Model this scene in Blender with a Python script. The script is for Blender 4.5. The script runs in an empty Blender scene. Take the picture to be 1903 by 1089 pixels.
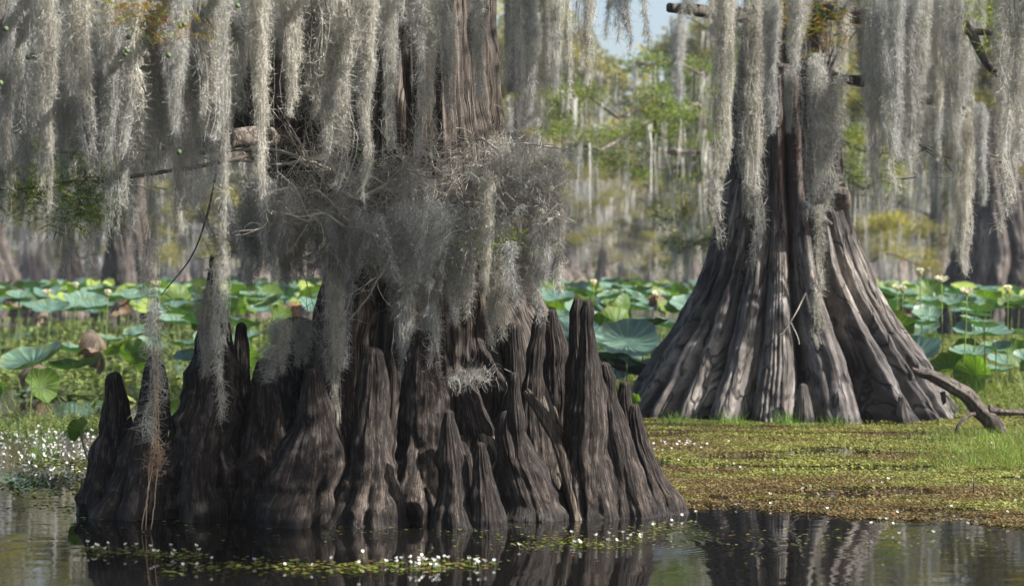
import bpy, math, random
import numpy as np
from mathutils import Vector
R = math.radians
# ------------------------------------------------------------------ camera, world, sun, exposure
F, CX, HY, H = 3965.0, 951.5, 500.0, 1.4      # focal length in photo pixels, centre column, horizon row, eye height
sc = bpy.context.scene
C = bpy.data.collections.new('place'); sc.collection.children.link(C)
cam = bpy.data.cameras.new('camera'); camo = bpy.data.objects.new('camera', cam); C.objects.link(camo)
camo.location = (0, 0, H); camo.rotation_euler = (R(90) - math.atan(44.5 / F), 0, 0)
cam.sensor_width = 36; cam.lens = 75.0; cam.clip_start = 0.5; cam.clip_end = 3000
cam.dof.use_dof = True; cam.dof.focus_distance = 13.2; cam.dof.aperture_fstop = 2.8
sc.camera = camo
SUN_EL, SUN_AZ = 41.0, 106.0                   # azimuth clockwise from +Y (view direction): from the right, a little behind the camera
w = bpy.data.worlds.new('World'); sc.world = w; w.use_nodes = True
wn = w.node_tree; bg = wn.nodes['Background']
sky = wn.nodes.new('ShaderNodeTexSky'); sky.sky_type = 'NISHITA'; sky.sun_disc = False
sky.sun_elevation = R(SUN_EL); sky.sun_rotation = R(SUN_AZ); sky.air_density = 1.0; sky.dust_density = 3.0; sky.ozone_density = 1.0
wn.links.new(sky.outputs[0], bg.inputs[0]); bg.inputs[1].default_value = 0.09
sl = bpy.data.lights.new('sun', 'SUN'); sl.energy = 5.0; sl.angle = R(0.55); sl.color = (1.0, 0.945, 0.87)
so = bpy.data.objects.new('sun', sl); C.objects.link(so)
sd = Vector((math.sin(R(SUN_AZ)) * math.cos(R(SUN_EL)), math.cos(R(SUN_AZ)) * math.cos(R(SUN_EL)), math.sin(R(SUN_EL))))
so.rotation_euler = sd.to_track_quat('Z', 'Y').to_euler(); so.location = (10, -5, 15)
sc.view_settings.view_transform = 'Standard'; sc.view_settings.look = 'None'; sc.view_settings.exposure = 1.22
sc.cycles.max_bounces = 6; sc.cycles.transparent_max_bounces = 6; sc.cycles.diffuse_bounces = 3

# ------------------------------------------------------------------ helpers
def WX(px, D): return (px - CX) / F * D
def WZ(py, D): return H - (py - HY) / F * D
def W(px, py, D): return np.array([WX(px, D), D, WZ(py, D)])

def obj(name, data, parent=None, mat=None, label=None, cat=None, group=None, kind=None, loc=None):
    o = bpy.data.objects.new(name, data); C.objects.link(o)
    if parent is not None: o.parent = parent
    if mat is not None and data is not None and len(data.materials) == 0: data.materials.append(mat)
    if loc is not None: o.location = loc
    if label: o['label'] = label
    if cat: o['category'] = cat
    if group: o['group'] = group
    if kind: o['kind'] = kind
    return o

def mesh(name, v, f, smooth=True, col=None, uv=None):
    """v (n,3); f (m,3|4) array or list of such arrays"""
    fs = f if isinstance(f, list) else [f]
    fs = [np.asarray(a, dtype=np.int32) for a in fs if len(a)]
    me = bpy.data.meshes.new(name)
    v = np.asarray(v, dtype=np.float32)
    me.vertices.add(len(v)); me.vertices.foreach_set('co', v.ravel())
    loops = np.concatenate([a.ravel() for a in fs]); npoly = sum(len(a) for a in fs)
    tot = np.concatenate([np.full(len(a), a.shape[1], dtype=np.int32) for a in fs])
    start = np.concatenate([[0], np.cumsum(tot)[:-1]]).astype(np.int32)
    me.loops.add(len(loops)); me.loops.foreach_set('vertex_index', loops)
    me.polygons.add(npoly); me.polygons.foreach_set('loop_start', start)
    try: me.polygons.foreach_set('loop_total', tot)
    except Exception: pass
    me.polygons.foreach_set('use_smooth', np.full(npoly, smooth, dtype=bool))
    if uv is not None:
        ul = me.uv_layers.new(name='UVMap'); ul.data.foreach_set('uv', np.asarray(uv, dtype=np.float32)[loops].ravel())
    if col is not None:
        ca = me.color_attributes.new('tint', 'FLOAT_COLOR', 'POINT')
        c4 = np.ones((len(v), 4), dtype=np.float32); c4[:, :3] = col; ca.data.foreach_set('color', c4.ravel())
    me.update(calc_edges=True); me.validate(clean_customdata=False)
    return me

def hsh(ix, iy, iz, s):
    n = (ix * 374761393 + iy * 668265263 + iz * 2147483647 + s * 1274126177) & 0xffffffff
    n = ((n ^ (n >> 13)) * 1274126177) & 0xffffffff
    return ((n ^ (n >> 16)) & 0xffff) / 65535.0
def vnoise(p, s=0):
    p = np.asarray(p, dtype=np.float64); i = np.floor(p).astype(np.int64); f = p - i; f = f * f * (3 - 2 * f)
    r = 0
    for dx in (0, 1):
        for dy in (0, 1):
            for dz in (0, 1):
                wt = (f[..., 0] if dx else 1 - f[..., 0]) * (f[..., 1] if dy else 1 - f[..., 1]) * (f[..., 2] if dz else 1 - f[..., 2])
                r = r + wt * hsh(i[..., 0] + dx, i[..., 1] + dy, i[..., 2] + dz, s)
    return r * 2 - 1
def fbm(p, s=0, o=3):
    return sum(vnoise(np.asarray(p) * 2 ** k, s + k) * .5 ** k for k in range(o))
def nrm(a): return a / np.maximum(np.linalg.norm(a, axis=-1, keepdims=True), 1e-9)

def grid_faces(nr, nc, wrap=True):
    r = np.arange(nr - 1)[:, None]; c = np.arange(nc if wrap else nc - 1)[None, :]; c2 = (c + 1) % nc
    a = r * nc + c; b = r * nc + c2; d = (r + 1) * nc + c; e = (r + 1) * nc + c2
    return np.stack([a, b, e, d], -1).reshape(-1, 4)

class MB:
    """collects pieces of geometry for ONE mesh"""
    def __init__(s): s.v = []; s.q = []; s.t = []; s.c = []; s.n = 0
    def add(s, v, q=None, t=None, c=None):
        v = np.asarray(v).reshape(-1, 3)
        if q is not None and len(q): s.q.append(np.asarray(q) + s.n)
        if t is not None and len(t): s.t.append(np.asarray(t) + s.n)
        s.c.append(np.broadcast_to(np.asarray(c if c is not None else (1, 1, 1), dtype=np.float32), (len(v), 3)))
        s.v.append(v); s.n += len(v)
    def mesh(s, name, smooth=True):
        fs = []
        if s.q: fs.append(np.concatenate(s.q))
        if s.t: fs.append(np.concatenate(s.t))
        return mesh(name, np.concatenate(s.v), fs, smooth, col=np.concatenate(s.c))

def ribbons(mb, P0, D0, L, nseg, curl, width, rng, grav=0.0, taper=.6, col=None):
    n = len(P0); P = P0.copy(); d = nrm(D0); cu = rng.normal(size=(n, 3))
    rv = rng.normal(size=(n, 3)); out = []
    L = np.broadcast_to(L, (n,))[:, None]; width = np.broadcast_to(width, (n,))[:, None]
    for k in range(nseg + 1):
        side = nrm(np.cross(d, rv)) * width * .5 * (1 - taper * k / nseg)
        out.append(P - side); out.append(P + side)
        P = P + d * L / nseg
        cu = .55 * cu + .85 * rng.normal(size=(n, 3))
        d = nrm(d + curl * cu + np.array([0, 0, -grav]))
    V = np.stack(out, 1)                                   # n, 2(nseg+1), 3
    base = (np.arange(n) * 2 * (nseg + 1))[:, None]
    q = np.stack([base + 2 * np.arange(nseg)[None] + a for a in (0, 1, 3, 2)], -1).reshape(-1, 4)
    if col is not None: col = np.repeat(col, 2 * (nseg + 1), 0)
    mb.add(V.reshape(-1, 3), q=q, c=col)

def tube(mb, pts, rad, sides=8, wob=0.0, rng=None, col=None):
    pts = np.asarray(pts, float); n = len(pts); rad = np.broadcast_to(rad, (n,))
    T = nrm(np.gradient(pts, axis=0)); up = np.array([0, 0, 1.]) if abs(T[0, 2]) < .9 else np.array([1., 0, 0])
    A = nrm(np.cross(T, up)); B = nrm(np.cross(T, A))
    a = np.linspace(0, 2 * np.pi, sides, endpoint=False)
    rr = rad[:, None] * np.ones(sides)
    if wob and rng is not None:
        sl_ = np.r_[0, np.cumsum(np.linalg.norm(np.diff(pts, axis=0), axis=1))][:, None] + 0 * a; ca_, sa_ = np.cos(a)[None] + 0 * sl_, np.sin(a)[None] + 0 * sl_; k_ = .4 / max(rad.max(), .02)
        rr = rr * (1 + wob * 2.2 * fbm(np.stack([ca_ * 1.2 + pts[0, 0], sa_ * 1.2, sl_ * k_ * .8], -1), 4, 2) + wob * 1.6 * fbm(np.stack([ca_ * 5, sa_ * 5, sl_ * k_ * .5], -1), 6, 2))
    V = pts[:, None] + rr[..., None] * (A[:, None] * np.cos(a)[None, :, None] + B[:, None] * np.sin(a)[None, :, None])
    V = V.reshape(-1, 3); q = grid_faces(n, sides)
    V = np.vstack([V, pts[:1], pts[-1:]]); k = np.arange(sides)
    t = np.vstack([np.stack([(k + 1) % sides, k, np.full(sides, n * sides)], -1),
                   np.stack([(n - 1) * sides + k, (n - 1) * sides + (k + 1) % sides, np.full(sides, n * sides + 1)], -1)])
    mb.add(V, q=q, t=t, c=col)

def spline(pts, n):
    pts = np.asarray(pts, float); m = len(pts)
    if m < 3: 
        u = np.linspace(0, 1, n)[:, None]; return pts[0] * (1 - u) + pts[-1] * u
    P = np.vstack([2 * pts[0] - pts[1], pts, 2 * pts[-1] - pts[-2]]); out = []
    for u in np.linspace(0, m - 1 - 1e-6, n):
        i = int(u); f = u - i; a, b, c, d = P[i:i + 4]
        out.append(.5 * ((2 * b) + (-a + c) * f + (2 * a - 5 * b + 4 * c - d) * f * f + (-a + 3 * b - 3 * c + d) * f ** 3))
    return np.array(out)

# ------------------------------------------------------------------ materials
def newmat(name):
    m = bpy.data.materials.new(name); m.use_nodes = True; return m, m.node_tree, m.node_tree.nodes['Principled BSDF']
def ramp(nt, fac, stops):
    r = nt.nodes.new('ShaderNodeValToRGB'); e = r.color_ramp.elements
    while len(e) < len(stops): e.new(.5)
    for k, (p, c) in enumerate(stops): e[k].position = p; e[k].color = (*c, 1) if len(c) == 3 else c
    nt.links.new(fac, r.inputs[0]); return r.outputs[0]
def noise(nt, vec, scale, detail=4, rough=.6, dist=0):
    n = nt.nodes.new('ShaderNodeTexNoise'); n.inputs['Scale'].default_value = scale; n.inputs['Detail'].default_value = detail
    n.inputs['Roughness'].default_value = rough; n.inputs['Distortion'].default_value = dist
    if vec is not None: nt.links.new(vec, n.inputs['Vector'])
    return n.outputs['Fac']
def mapping(nt, src, scale):
    m = nt.nodes.new('ShaderNodeMapping'); m.inputs['Scale'].default_value = scale; nt.links.new(src, m.inputs[0]); return m.outputs[0]
def math_(nt, op, a, b=None, clamp=False):
    m = nt.nodes.new('ShaderNodeMath'); m.operation = op; m.use_clamp = clamp
    for k, x in enumerate((a, b)):
        if x is None: continue
        if hasattr(x, 'is_output'): nt.links.new(x, m.inputs[k])
        else: m.inputs[k].default_value = x
    return m.outputs[0]
def mixc(nt, f, a, b, mode='MIX'):
    m = nt.nodes.new('ShaderNodeMix'); m.data_type = 'RGBA'; m.blend_type = mode
    for s, x in ((m.inputs[0], f), (m.inputs[6], a), (m.inputs[7], b)):
        if hasattr(x, 'is_output'): nt.links.new(x, s)
        elif isinstance(x, (tuple, list)): s.default_value = (*x, 1) if len(x) == 3 else x
        else: s.default_value = x
    return m.outputs[2]
def bump(nt, hgt, dist, strength=1.0, prev=None):
    b = nt.nodes.new('ShaderNodeBump'); b.inputs['Distance'].default_value = dist; b.inputs['Strength'].default_value = strength
    nt.links.new(hgt, b.inputs['Height'])
    if prev is not None: nt.links.new(prev, b.inputs['Normal'])
    return b.outputs[0]

def bark(name, dark, mid, light, us=30, vs=2.2, dist=.02, red=None, wet=True, objc=False, iso=0):
    """uv: u runs round the trunk in metres, v up it in metres"""
    m, nt, b = newmat(name)
    tc = nt.nodes.new('ShaderNodeTexCoord'); uv = tc.outputs['Object' if objc else 'UV']
    n1 = noise(nt, mapping(nt, uv, (us, vs, 1)), 1, 6, .65, .4)
    n2 = noise(nt, mapping(nt, uv, (us * 2.6, vs * 1.6, 1)), 1, 5, .7, .2)
    n3 = noise(nt, uv, 1.7, 3)
    n4 = noise(nt, uv, 26, 4, .7)
    s = math_(nt, 'ADD', math_(nt, 'MULTIPLY', n1, .62), math_(nt, 'MULTIPLY', n2, .38))
    if iso:
        ni = noise(nt, mapping(nt, uv, (15, 9, 1)), 1, 8, .72, .6)
        s = math_(nt, 'ADD', math_(nt, 'MULTIPLY', s, 1 - iso), math_(nt, 'MULTIPLY', ni, iso))
    col = ramp(nt, s, [(.33, dark), (.5, mid), (.68, light)])
    patch = ramp(nt, n3, [(.36, (.50, .49, .52)), (.62, (1.25, 1.19, 1.12))])
    col = mixc(nt, .8, col, patch, 'MULTIPLY')
    sp = ramp(nt, n4, [(.62, (0, 0, 0)), (.74, (1, 1, 1))])
    col = mixc(nt, math_(nt, 'MULTIPLY', sp, .25), col, (.40, .39, .36))
    n5 = noise(nt, mapping(nt, uv, (us * .8, vs * .7, 1)), 1, 3, .6, .8)
    ab = nt.nodes.new('ShaderNodeMath'); ab.operation = 'ABSOLUTE'; nt.links.new(math_(nt, 'SUBTRACT', n5, .5), ab.inputs[0])
    crk = ramp(nt, ab.outputs[0], [(.006, (1, 1, 1)), (.030, (0, 0, 0))])
    col = mixc(nt, math_(nt, 'MULTIPLY', crk, .75), col, (.012, .010, .010))
    if red is not None:
        at = nt.nodes.new('ShaderNodeAttribute'); at.attribute_name = 'tint'
        col = mixc(nt, math_(nt, 'SUBTRACT', 1.0, at.outputs['Fac'], True), col, red)
    if wet:
        ge = nt.nodes.new('ShaderNodeNewGeometry'); sx = nt.nodes.new('ShaderNodeSeparateXYZ'); nt.links.new(ge.outputs['Position'], sx.inputs[0])
        z = math_(nt, 'ADD', sx.outputs[2], math_(nt, 'MULTIPLY', n3, .10))
        wetm = ramp(nt, z, [(.085, (1, 1, 1)), (.14, (0, 0, 0))])
        col = mixc(nt, wetm, col, mixc(nt, .75, col, (.012, .010, .010)))
        nt.links.new(math_(nt, 'SUBTRACT', .85, math_(nt, 'MULTIPLY', wetm, .45)), b.inputs['Roughness'])
    else: b.inputs['Roughness'].default_value = .85
    nt.links.new(col, b.inputs['Base Color'])
    h = math_(nt, 'SUBTRACT', math_(nt, 'ADD', math_(nt, 'MULTIPLY', n1, .75), math_(nt, 'MULTIPLY', n2, .45)), math_(nt, 'MULTIPLY', crk, .35))
    if iso: h = math_(nt, 'ADD', math_(nt, 'MULTIPLY', h, 1 - iso * .7), math_(nt, 'MULTIPLY', ni, iso * 1.6))
    nt.links.new(bump(nt, h, dist), b.inputs['Normal'])
    b.inputs['Specular IOR Level'].default_value = .25
    return m

def leafy(name, c, trans=.35, tcol=None, rough=.55, tint=True, var=.35, spec=.3, ns=9):
    m, nt, b = newmat(name)
    tc = nt.nodes.new('ShaderNodeTexCoord')
    ge = nt.nodes.new('ShaderNodeNewGeometry')
    n = noise(nt, ge.outputs['Position'], ns, 2)
    col = mixc(nt, 1.0, c, ramp(nt, n, [(.3, (1 - var,) * 3), (.7, (1 + var,) * 3)]), 'MULTIPLY')
    oi = nt.nodes.new('ShaderNodeObjectInfo')
    col = mixc(nt, 1.0, col, ramp(nt, oi.outputs['Random'], [(0, (.85, .87, .9)), (1, (1.12, 1.08, 1.0))]), 'MULTIPLY')
    if tint:
        at = nt.nodes.new('ShaderNodeAttribute'); at.attribute_name = 'tint'
        col = mixc(nt, 1.0, col, at.outputs['Color'], 'MULTIPLY')
    nt.links.new(col, b.inputs['Base Color']); b.inputs['Roughness'].default_value = rough; b.inputs['Specular IOR Level'].default_value = spec
    if trans > 0:
        t = nt.nodes.new('ShaderNodeBsdfTranslucent'); mx = nt.nodes.new('ShaderNodeMixShader'); mx.inputs[0].default_value = trans
        nt.links.new(mixc(nt, 1.0, col, tcol or (1, 1, 1), 'MULTIPLY'), t.inputs[0])
        nt.links.new(b.outputs[0], mx.inputs[1]); nt.links.new(t.outputs[0], mx.inputs[2])
        nt.links.new(mx.outputs[0], nt.nodes['Material Output'].inputs[0])
    return m
def plain(name, c, rough=.7, spec=.3):
    return leafy(name, c, 0, rough=rough, spec=spec, var=.25)

M = {}
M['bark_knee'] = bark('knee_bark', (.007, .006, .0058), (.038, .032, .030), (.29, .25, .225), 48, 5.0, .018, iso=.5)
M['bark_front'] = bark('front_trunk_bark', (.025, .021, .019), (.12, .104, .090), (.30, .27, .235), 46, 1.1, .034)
M['bark_right'] = bark('fluted_trunk_bark', (.020, .018, .018), (.115, .107, .103), (.42, .40, .38), 26, 1.5, .026, red=(.085, .052, .042))
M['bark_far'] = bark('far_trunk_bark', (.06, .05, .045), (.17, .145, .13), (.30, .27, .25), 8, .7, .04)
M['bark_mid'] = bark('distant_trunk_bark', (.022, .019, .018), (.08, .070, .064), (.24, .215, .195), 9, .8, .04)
M['limb'] = bark('limb_bark', (.04, .034, .03), (.12, .105, .095), (.26, .24, .22), 22, 22, .010, wet=False, objc=True)
M['drift'] = bark('driftwood_bark', (.03, .026, .022), (.10, .088, .078), (.22, .20, .175), 12, 30, .012, wet=False, objc=True)
M['snag'] = bark('snag_wood', (.03, .025, .02), (.10, .082, .068), (.22, .19, .16), 45, 8, .012, wet=False, objc=True)
M['twig'] = plain('grey_twig', (.38, .36, .335), .8)
M['twig_dark'] = plain('dark_twig', (.06, .052, .045), .8)
M['moss'] = leafy('moss_fibre', (.53, .535, .525), .30, (1.0, .95, .78), .8, var=.16, spec=.15, ns=5)
M['moss_dark'] = leafy('old_moss_fibre', (.22, .21, .19), .25, (1, .95, .8), .85, var=.2, spec=.1, ns=5)
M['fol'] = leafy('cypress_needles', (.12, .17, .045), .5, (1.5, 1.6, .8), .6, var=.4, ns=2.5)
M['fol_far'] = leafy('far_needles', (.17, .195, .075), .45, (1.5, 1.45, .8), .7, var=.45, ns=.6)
M['leaf_blue'] = leafy('lotus_leaf_top', (.10, .18, .14), .15, (.9, 1.5, .25), .42, var=.22, spec=.5, ns=6)
M['leaf_lime'] = leafy('lotus_leaf_young', (.105, .18, .045), .42, (1.2, 1.4, .35), .5, var=.2, spec=.3, ns=6)
M['leaf_dead'] = leafy('lotus_leaf_dry', (.17, .135, .105), .2, (1, .8, .6), .85, var=.35, ns=12)
M['stalk'] = leafy('lotus_stalk', (.16, .22, .07), .1, rough=.6)
M['petal'] = leafy('cream_petal', (.78, .76, .58), .35, rough=.6, var=.05)
M['white'] = leafy('white_petal', (.80, .80, .80), .3, rough=.6, var=.04)
M['pod'] = plain('seed_pod', (.45, .42, .10))
M['weed'] = leafy('floating_weed', (1, 1, 1), .25, (1.1, 1.1, .6), .55, var=.3, ns=3)
M['grass'] = leafy('water_grass', (.12, .175, .055), .35, (1.2, 1.3, .6), .5, var=.3, ns=3)
M['cone'] = plain('green_cone', (.10, .15, .07), .6)

def water_mat():
    m, nt, b = newmat('swamp_water')
    ge = nt.nodes.new('ShaderNodeNewGeometry'); pos = ge.outputs['Position']
    b.inputs['Base Color'].default_value = (.006, .0058, .0055, 1)
    b.inputs['Roughness'].default_value = .02; b.inputs['IOR'].default_value = 1.333
    n1 = noise(nt, mapping(nt, pos, (1.6, 3.4, 1)), 1.3, 2, .5)
    n2 = noise(nt, mapping(nt, pos, (5, 13, 1)), 1.0, 2, .5)
    h = math_(nt, 'ADD', math_(nt, 'MULTIPLY', n1, .0024), math_(nt, 'MULTIPLY', n2, .0003))
    # rings spreading from the right end of the knees
    sx = nt.nodes.new('ShaderNodeSeparateXYZ'); nt.links.new(pos, sx.inputs[0])
    dx = math_(nt, 'SUBTRACT', sx.outputs[0], .62); dy = math_(nt, 'SUBTRACT', sx.outputs[1], 10.9)
    d = math_(nt, 'SQRT', math_(nt, 'ADD', math_(nt, 'MULTIPLY', dx, dx), math_(nt, 'MULTIPLY', dy, dy)))
    fall = math_(nt, 'MAXIMUM', math_(nt, 'SUBTRACT', 1.0, math_(nt, 'MULTIPLY', d, 1.1)), 0.0)
    ring = math_(nt, 'MULTIPLY', math_(nt, 'SINE', math_(nt, 'MULTIPLY', d, 105.0)), math_(nt, 'MULTIPLY', fall, .0011))
    nt.links.new(bump(nt, math_(nt, 'ADD', h, ring), 1.0, .55), b.inputs['Normal'])
    return m
M['water'] = water_mat()

# ------------------------------------------------------------------ water and far shore
def disc_plane(name, z, x0, x1, y0, y1, mat, kind='structure'):
    v = [(x0, y0, z), (x1, y0, z), (x1, y1, z), (x0, y1, z)]
    return obj(name, mesh(name, v, np.array([[0, 1, 2, 3]]), False, col=np.ones((4, 3))), mat=mat, kind=kind)
disc_plane('water', 0, -1500, 1500, -60, 2800, M['water'])
mud, ntm, bm_ = newmat('lake_mud'); bm_.inputs['Base Color'].default_value = (.05, .04, .03, 1)
disc_plane('lake_bed', -1.2, -1500, 1500, -60, 2800, mud)

# ------------------------------------------------------------------ fluted columns (trunks and knees) from real outlines at their own distance
def column(rows, D, nth=120, nz=120, lobes=6, amp=.16, depth=.8, seed=0, fib=.010, zbot=-.18, pw=1.6, cap=True, fine=(0, 0), lumps=.05, flow=None, redband=None, zs_flute=None, sharp=.75, yoff=0, wz=.9, lf=5, rope=0, knob=0):
    """rows: (photo row, left, right) top to bottom; the outline is laid at distance D and given a round section"""
    rows = np.array(rows, float)
    z = WZ(rows[:, 0], D); xc = WX((rows[:, 1] + rows[:, 2]) / 2, D); hw = (rows[:, 2] - rows[:, 1]) / 2 / F * D
    if z[-1] > zbot:
        g = (hw[-1] - hw[-2]) / max(z[-2] - z[-1], 1e-3)
        hwb = hw[-1] + np.clip(g, 0, 1.2) * (z[-1] - zbot)
        z = np.append(z, zbot); xc = np.append(xc, xc[-1]); hw = np.append(hw, hwb)
    t = np.linspace(0, 1, nz) ** 1.0
    zz = z[0] + (z[-1] - z[0]) * t
    order = np.argsort(z)
    # smooth interpolation by moving average over dense linear samples
    zd = np.linspace(z.min(), z.max(), 400); hd = np.interp(zd, z[order], hw[order]); xd = np.interp(zd, z[order], xc[order])
    k = 15; ker = np.hanning(k); ker /= ker.sum()
    pad = lambda a: np.convolve(np.r_[2 * a[0] - a[1:k // 2 + 1][::-1], a, 2 * a[-1] - a[-k // 2:-1][::-1]], ker, 'same')[k // 2:k // 2 + 400]
    hs, xs = pad(hd), pad(xd)
    r = np.interp(zz, zd, hs); xo = np.interp(zz, zd, xs)
    if cap:
        rc = max(np.interp(z[0] - hw[0] * 1.6, zd, hs), hw[0]) * 1.15
        dz = (z[0] - zz); m = dz < rc
        r = np.where(m, np.interp(z[0] - rc, zd, hs) * np.sqrt(np.clip(1 - (1 - np.clip(dz / rc, 0, 1)) ** 2, 0, 1)), r)
        r = np.maximum(r, 1e-4)
    r = np.maximum(r, 1e-4)
    if knob:
        r0_ = np.random.default_rng(seed + 500); q1 = fbm(np.stack([zz * 11, zz * 0 + seed, zz * 0], -1), seed, 2); q2 = fbm(np.stack([zz * 5, zz * 0 + seed + 9, zz * 0], -1), seed + 2, 2)
        r = r * (1 + knob * q1); xo = xo + knob * .10 * q2 * np.clip(r / .06, .3, 1)
    zsum = np.concatenate([[0], np.cumsum(np.sqrt(np.diff(zz) ** 2 + np.diff(r) ** 2))])
    th = np.linspace(0, 2 * np.pi, nth, endpoint=False)
    TH, ZZ = np.meshgrid(th, zz); RR = np.broadcast_to(r[:, None], TH.shape)
    rng = np.random.default_rng(seed)
    hgt = (ZZ - zz[-1]) / (zz[0] - zz[-1])                    # 0 at bottom, 1 at top
    zf = hgt if zs_flute is None else np.clip((ZZ - zbot) / zs_flute, 0, 1)
    wv = fbm(np.stack([np.cos(TH) * 1.1 + seed, np.sin(TH) * 1.1, ZZ * wz], -1), seed, 2)
    ph = TH + .55 * wv / max(1, lobes / 8) + .25 * np.sin(TH * 2 + seed) 
    def ridge(x, p): return np.abs(np.cos(x / 2)) ** p
    fl = ridge(lobes * ph + rng.uniform(0, 6), sharp)
    keep = .55 + .45 * np.sin(TH * 3 + seed * 1.7 + 2 * wv)
    a = amp * (1 - zf) ** pw
    fac = 1 + a * (fl - .72) * (1.2 * keep + .3)
    if fine[0]:
        f2 = ridge(fine[0] * (ph + .08 * np.sin(5 * TH + seed)) + 3 * wv + 2, .8)
        fac += fine[1] * (1 - zf) ** 1.0 * (f2 - .65)
        f3 = ridge(fine[0] * 2.3 * (ph + .05 * np.sin(7 * TH)) + 4 * wv, .8)
        fac += fine[1] * .45 * (.25 + (1 - zf)) * (f3 - .65)
    fac += lumps * fbm(np.stack([np.cos(TH) * RR * 6 + seed * 3, np.sin(TH) * RR * 6, ZZ * lf], -1), seed + 9, 3)
    rad = RR * fac
    arc = TH * np.maximum(.25, np.median(r))
    rad = rad + fib * np.minimum(1, RR / .05) * (fbm(np.stack([arc * 28, ZZ * 2.2 + 3 * wv, ZZ * 0 + seed], -1), seed + 3, 3))
    if rope:
        wq = 1.6 * fbm(np.stack([np.cos(TH) * 2, np.sin(TH) * 2, ZZ * 3 + seed], -1), seed + 21, 2)
        for fr, am_ in ((7, 1.0), (15, .55)):
            rn = 1 - np.abs(fbm(np.stack([arc * fr + wq, ZZ * fr * .16 + seed, TH * 0], -1), seed + 40 + fr, 2)) * 2.2
            rad = rad + rope * am_ * np.minimum(1, RR / .06) * (rn - .4)
    X = xo[:, None] + rad * np.cos(TH); Y = D + yoff + rad * depth * np.sin(TH)
    V = np.stack([X, Y, ZZ], -1).reshape(-1, 3)
    U = np.stack([arc + .006 * wv, np.broadcast_to(zsum[:, None], TH.shape)], -1).reshape(-1, 2)
    col = np.ones((len(V), 3))
    if redband is not None:
        px0, px1, py0, py1 = redband
        PX = X / (D - rad * .5) * F + CX; PY = HY - (ZZ - H) / D * F
        e = 22 * fbm(np.stack([TH * 9, ZZ * 2.5, ZZ * 0], -1), 5, 3)
        mk = 1 / (1 + np.exp(-np.clip(np.minimum(PX + e - px0, px1 - PX + e) / 4, -30, 30))) * (Y < D)
        mk = mk / (1 + np.exp(np.clip((PY + 3 * e - py1) / 25, -30, 30)))
        col = np.repeat((1 - mk).reshape(-1, 1), 3, 1)
    return V - np.array([xo[-1], D, 0]), grid_faces(nz, nth)[:, ::-1], U, col, (xo[-1], D, 0)

def col_obj(name, rows, D, mat, parent=None, label=None, cat=None, group=None, ploc=(0, 0, 0), **kw):
    V, Fq, U, col, loc = column(rows, D, **kw)
    if parent is not None: V = V + np.array(loc) - np.array(ploc); loc = (0, 0, 0)
    # UV seam: last column wraps back; hidden at +x side, acceptable on the shaded rear
    return obj(name, mesh(name, V, Fq, True, col=col, uv=U), parent, mat, label, cat, group, loc=loc)

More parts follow.
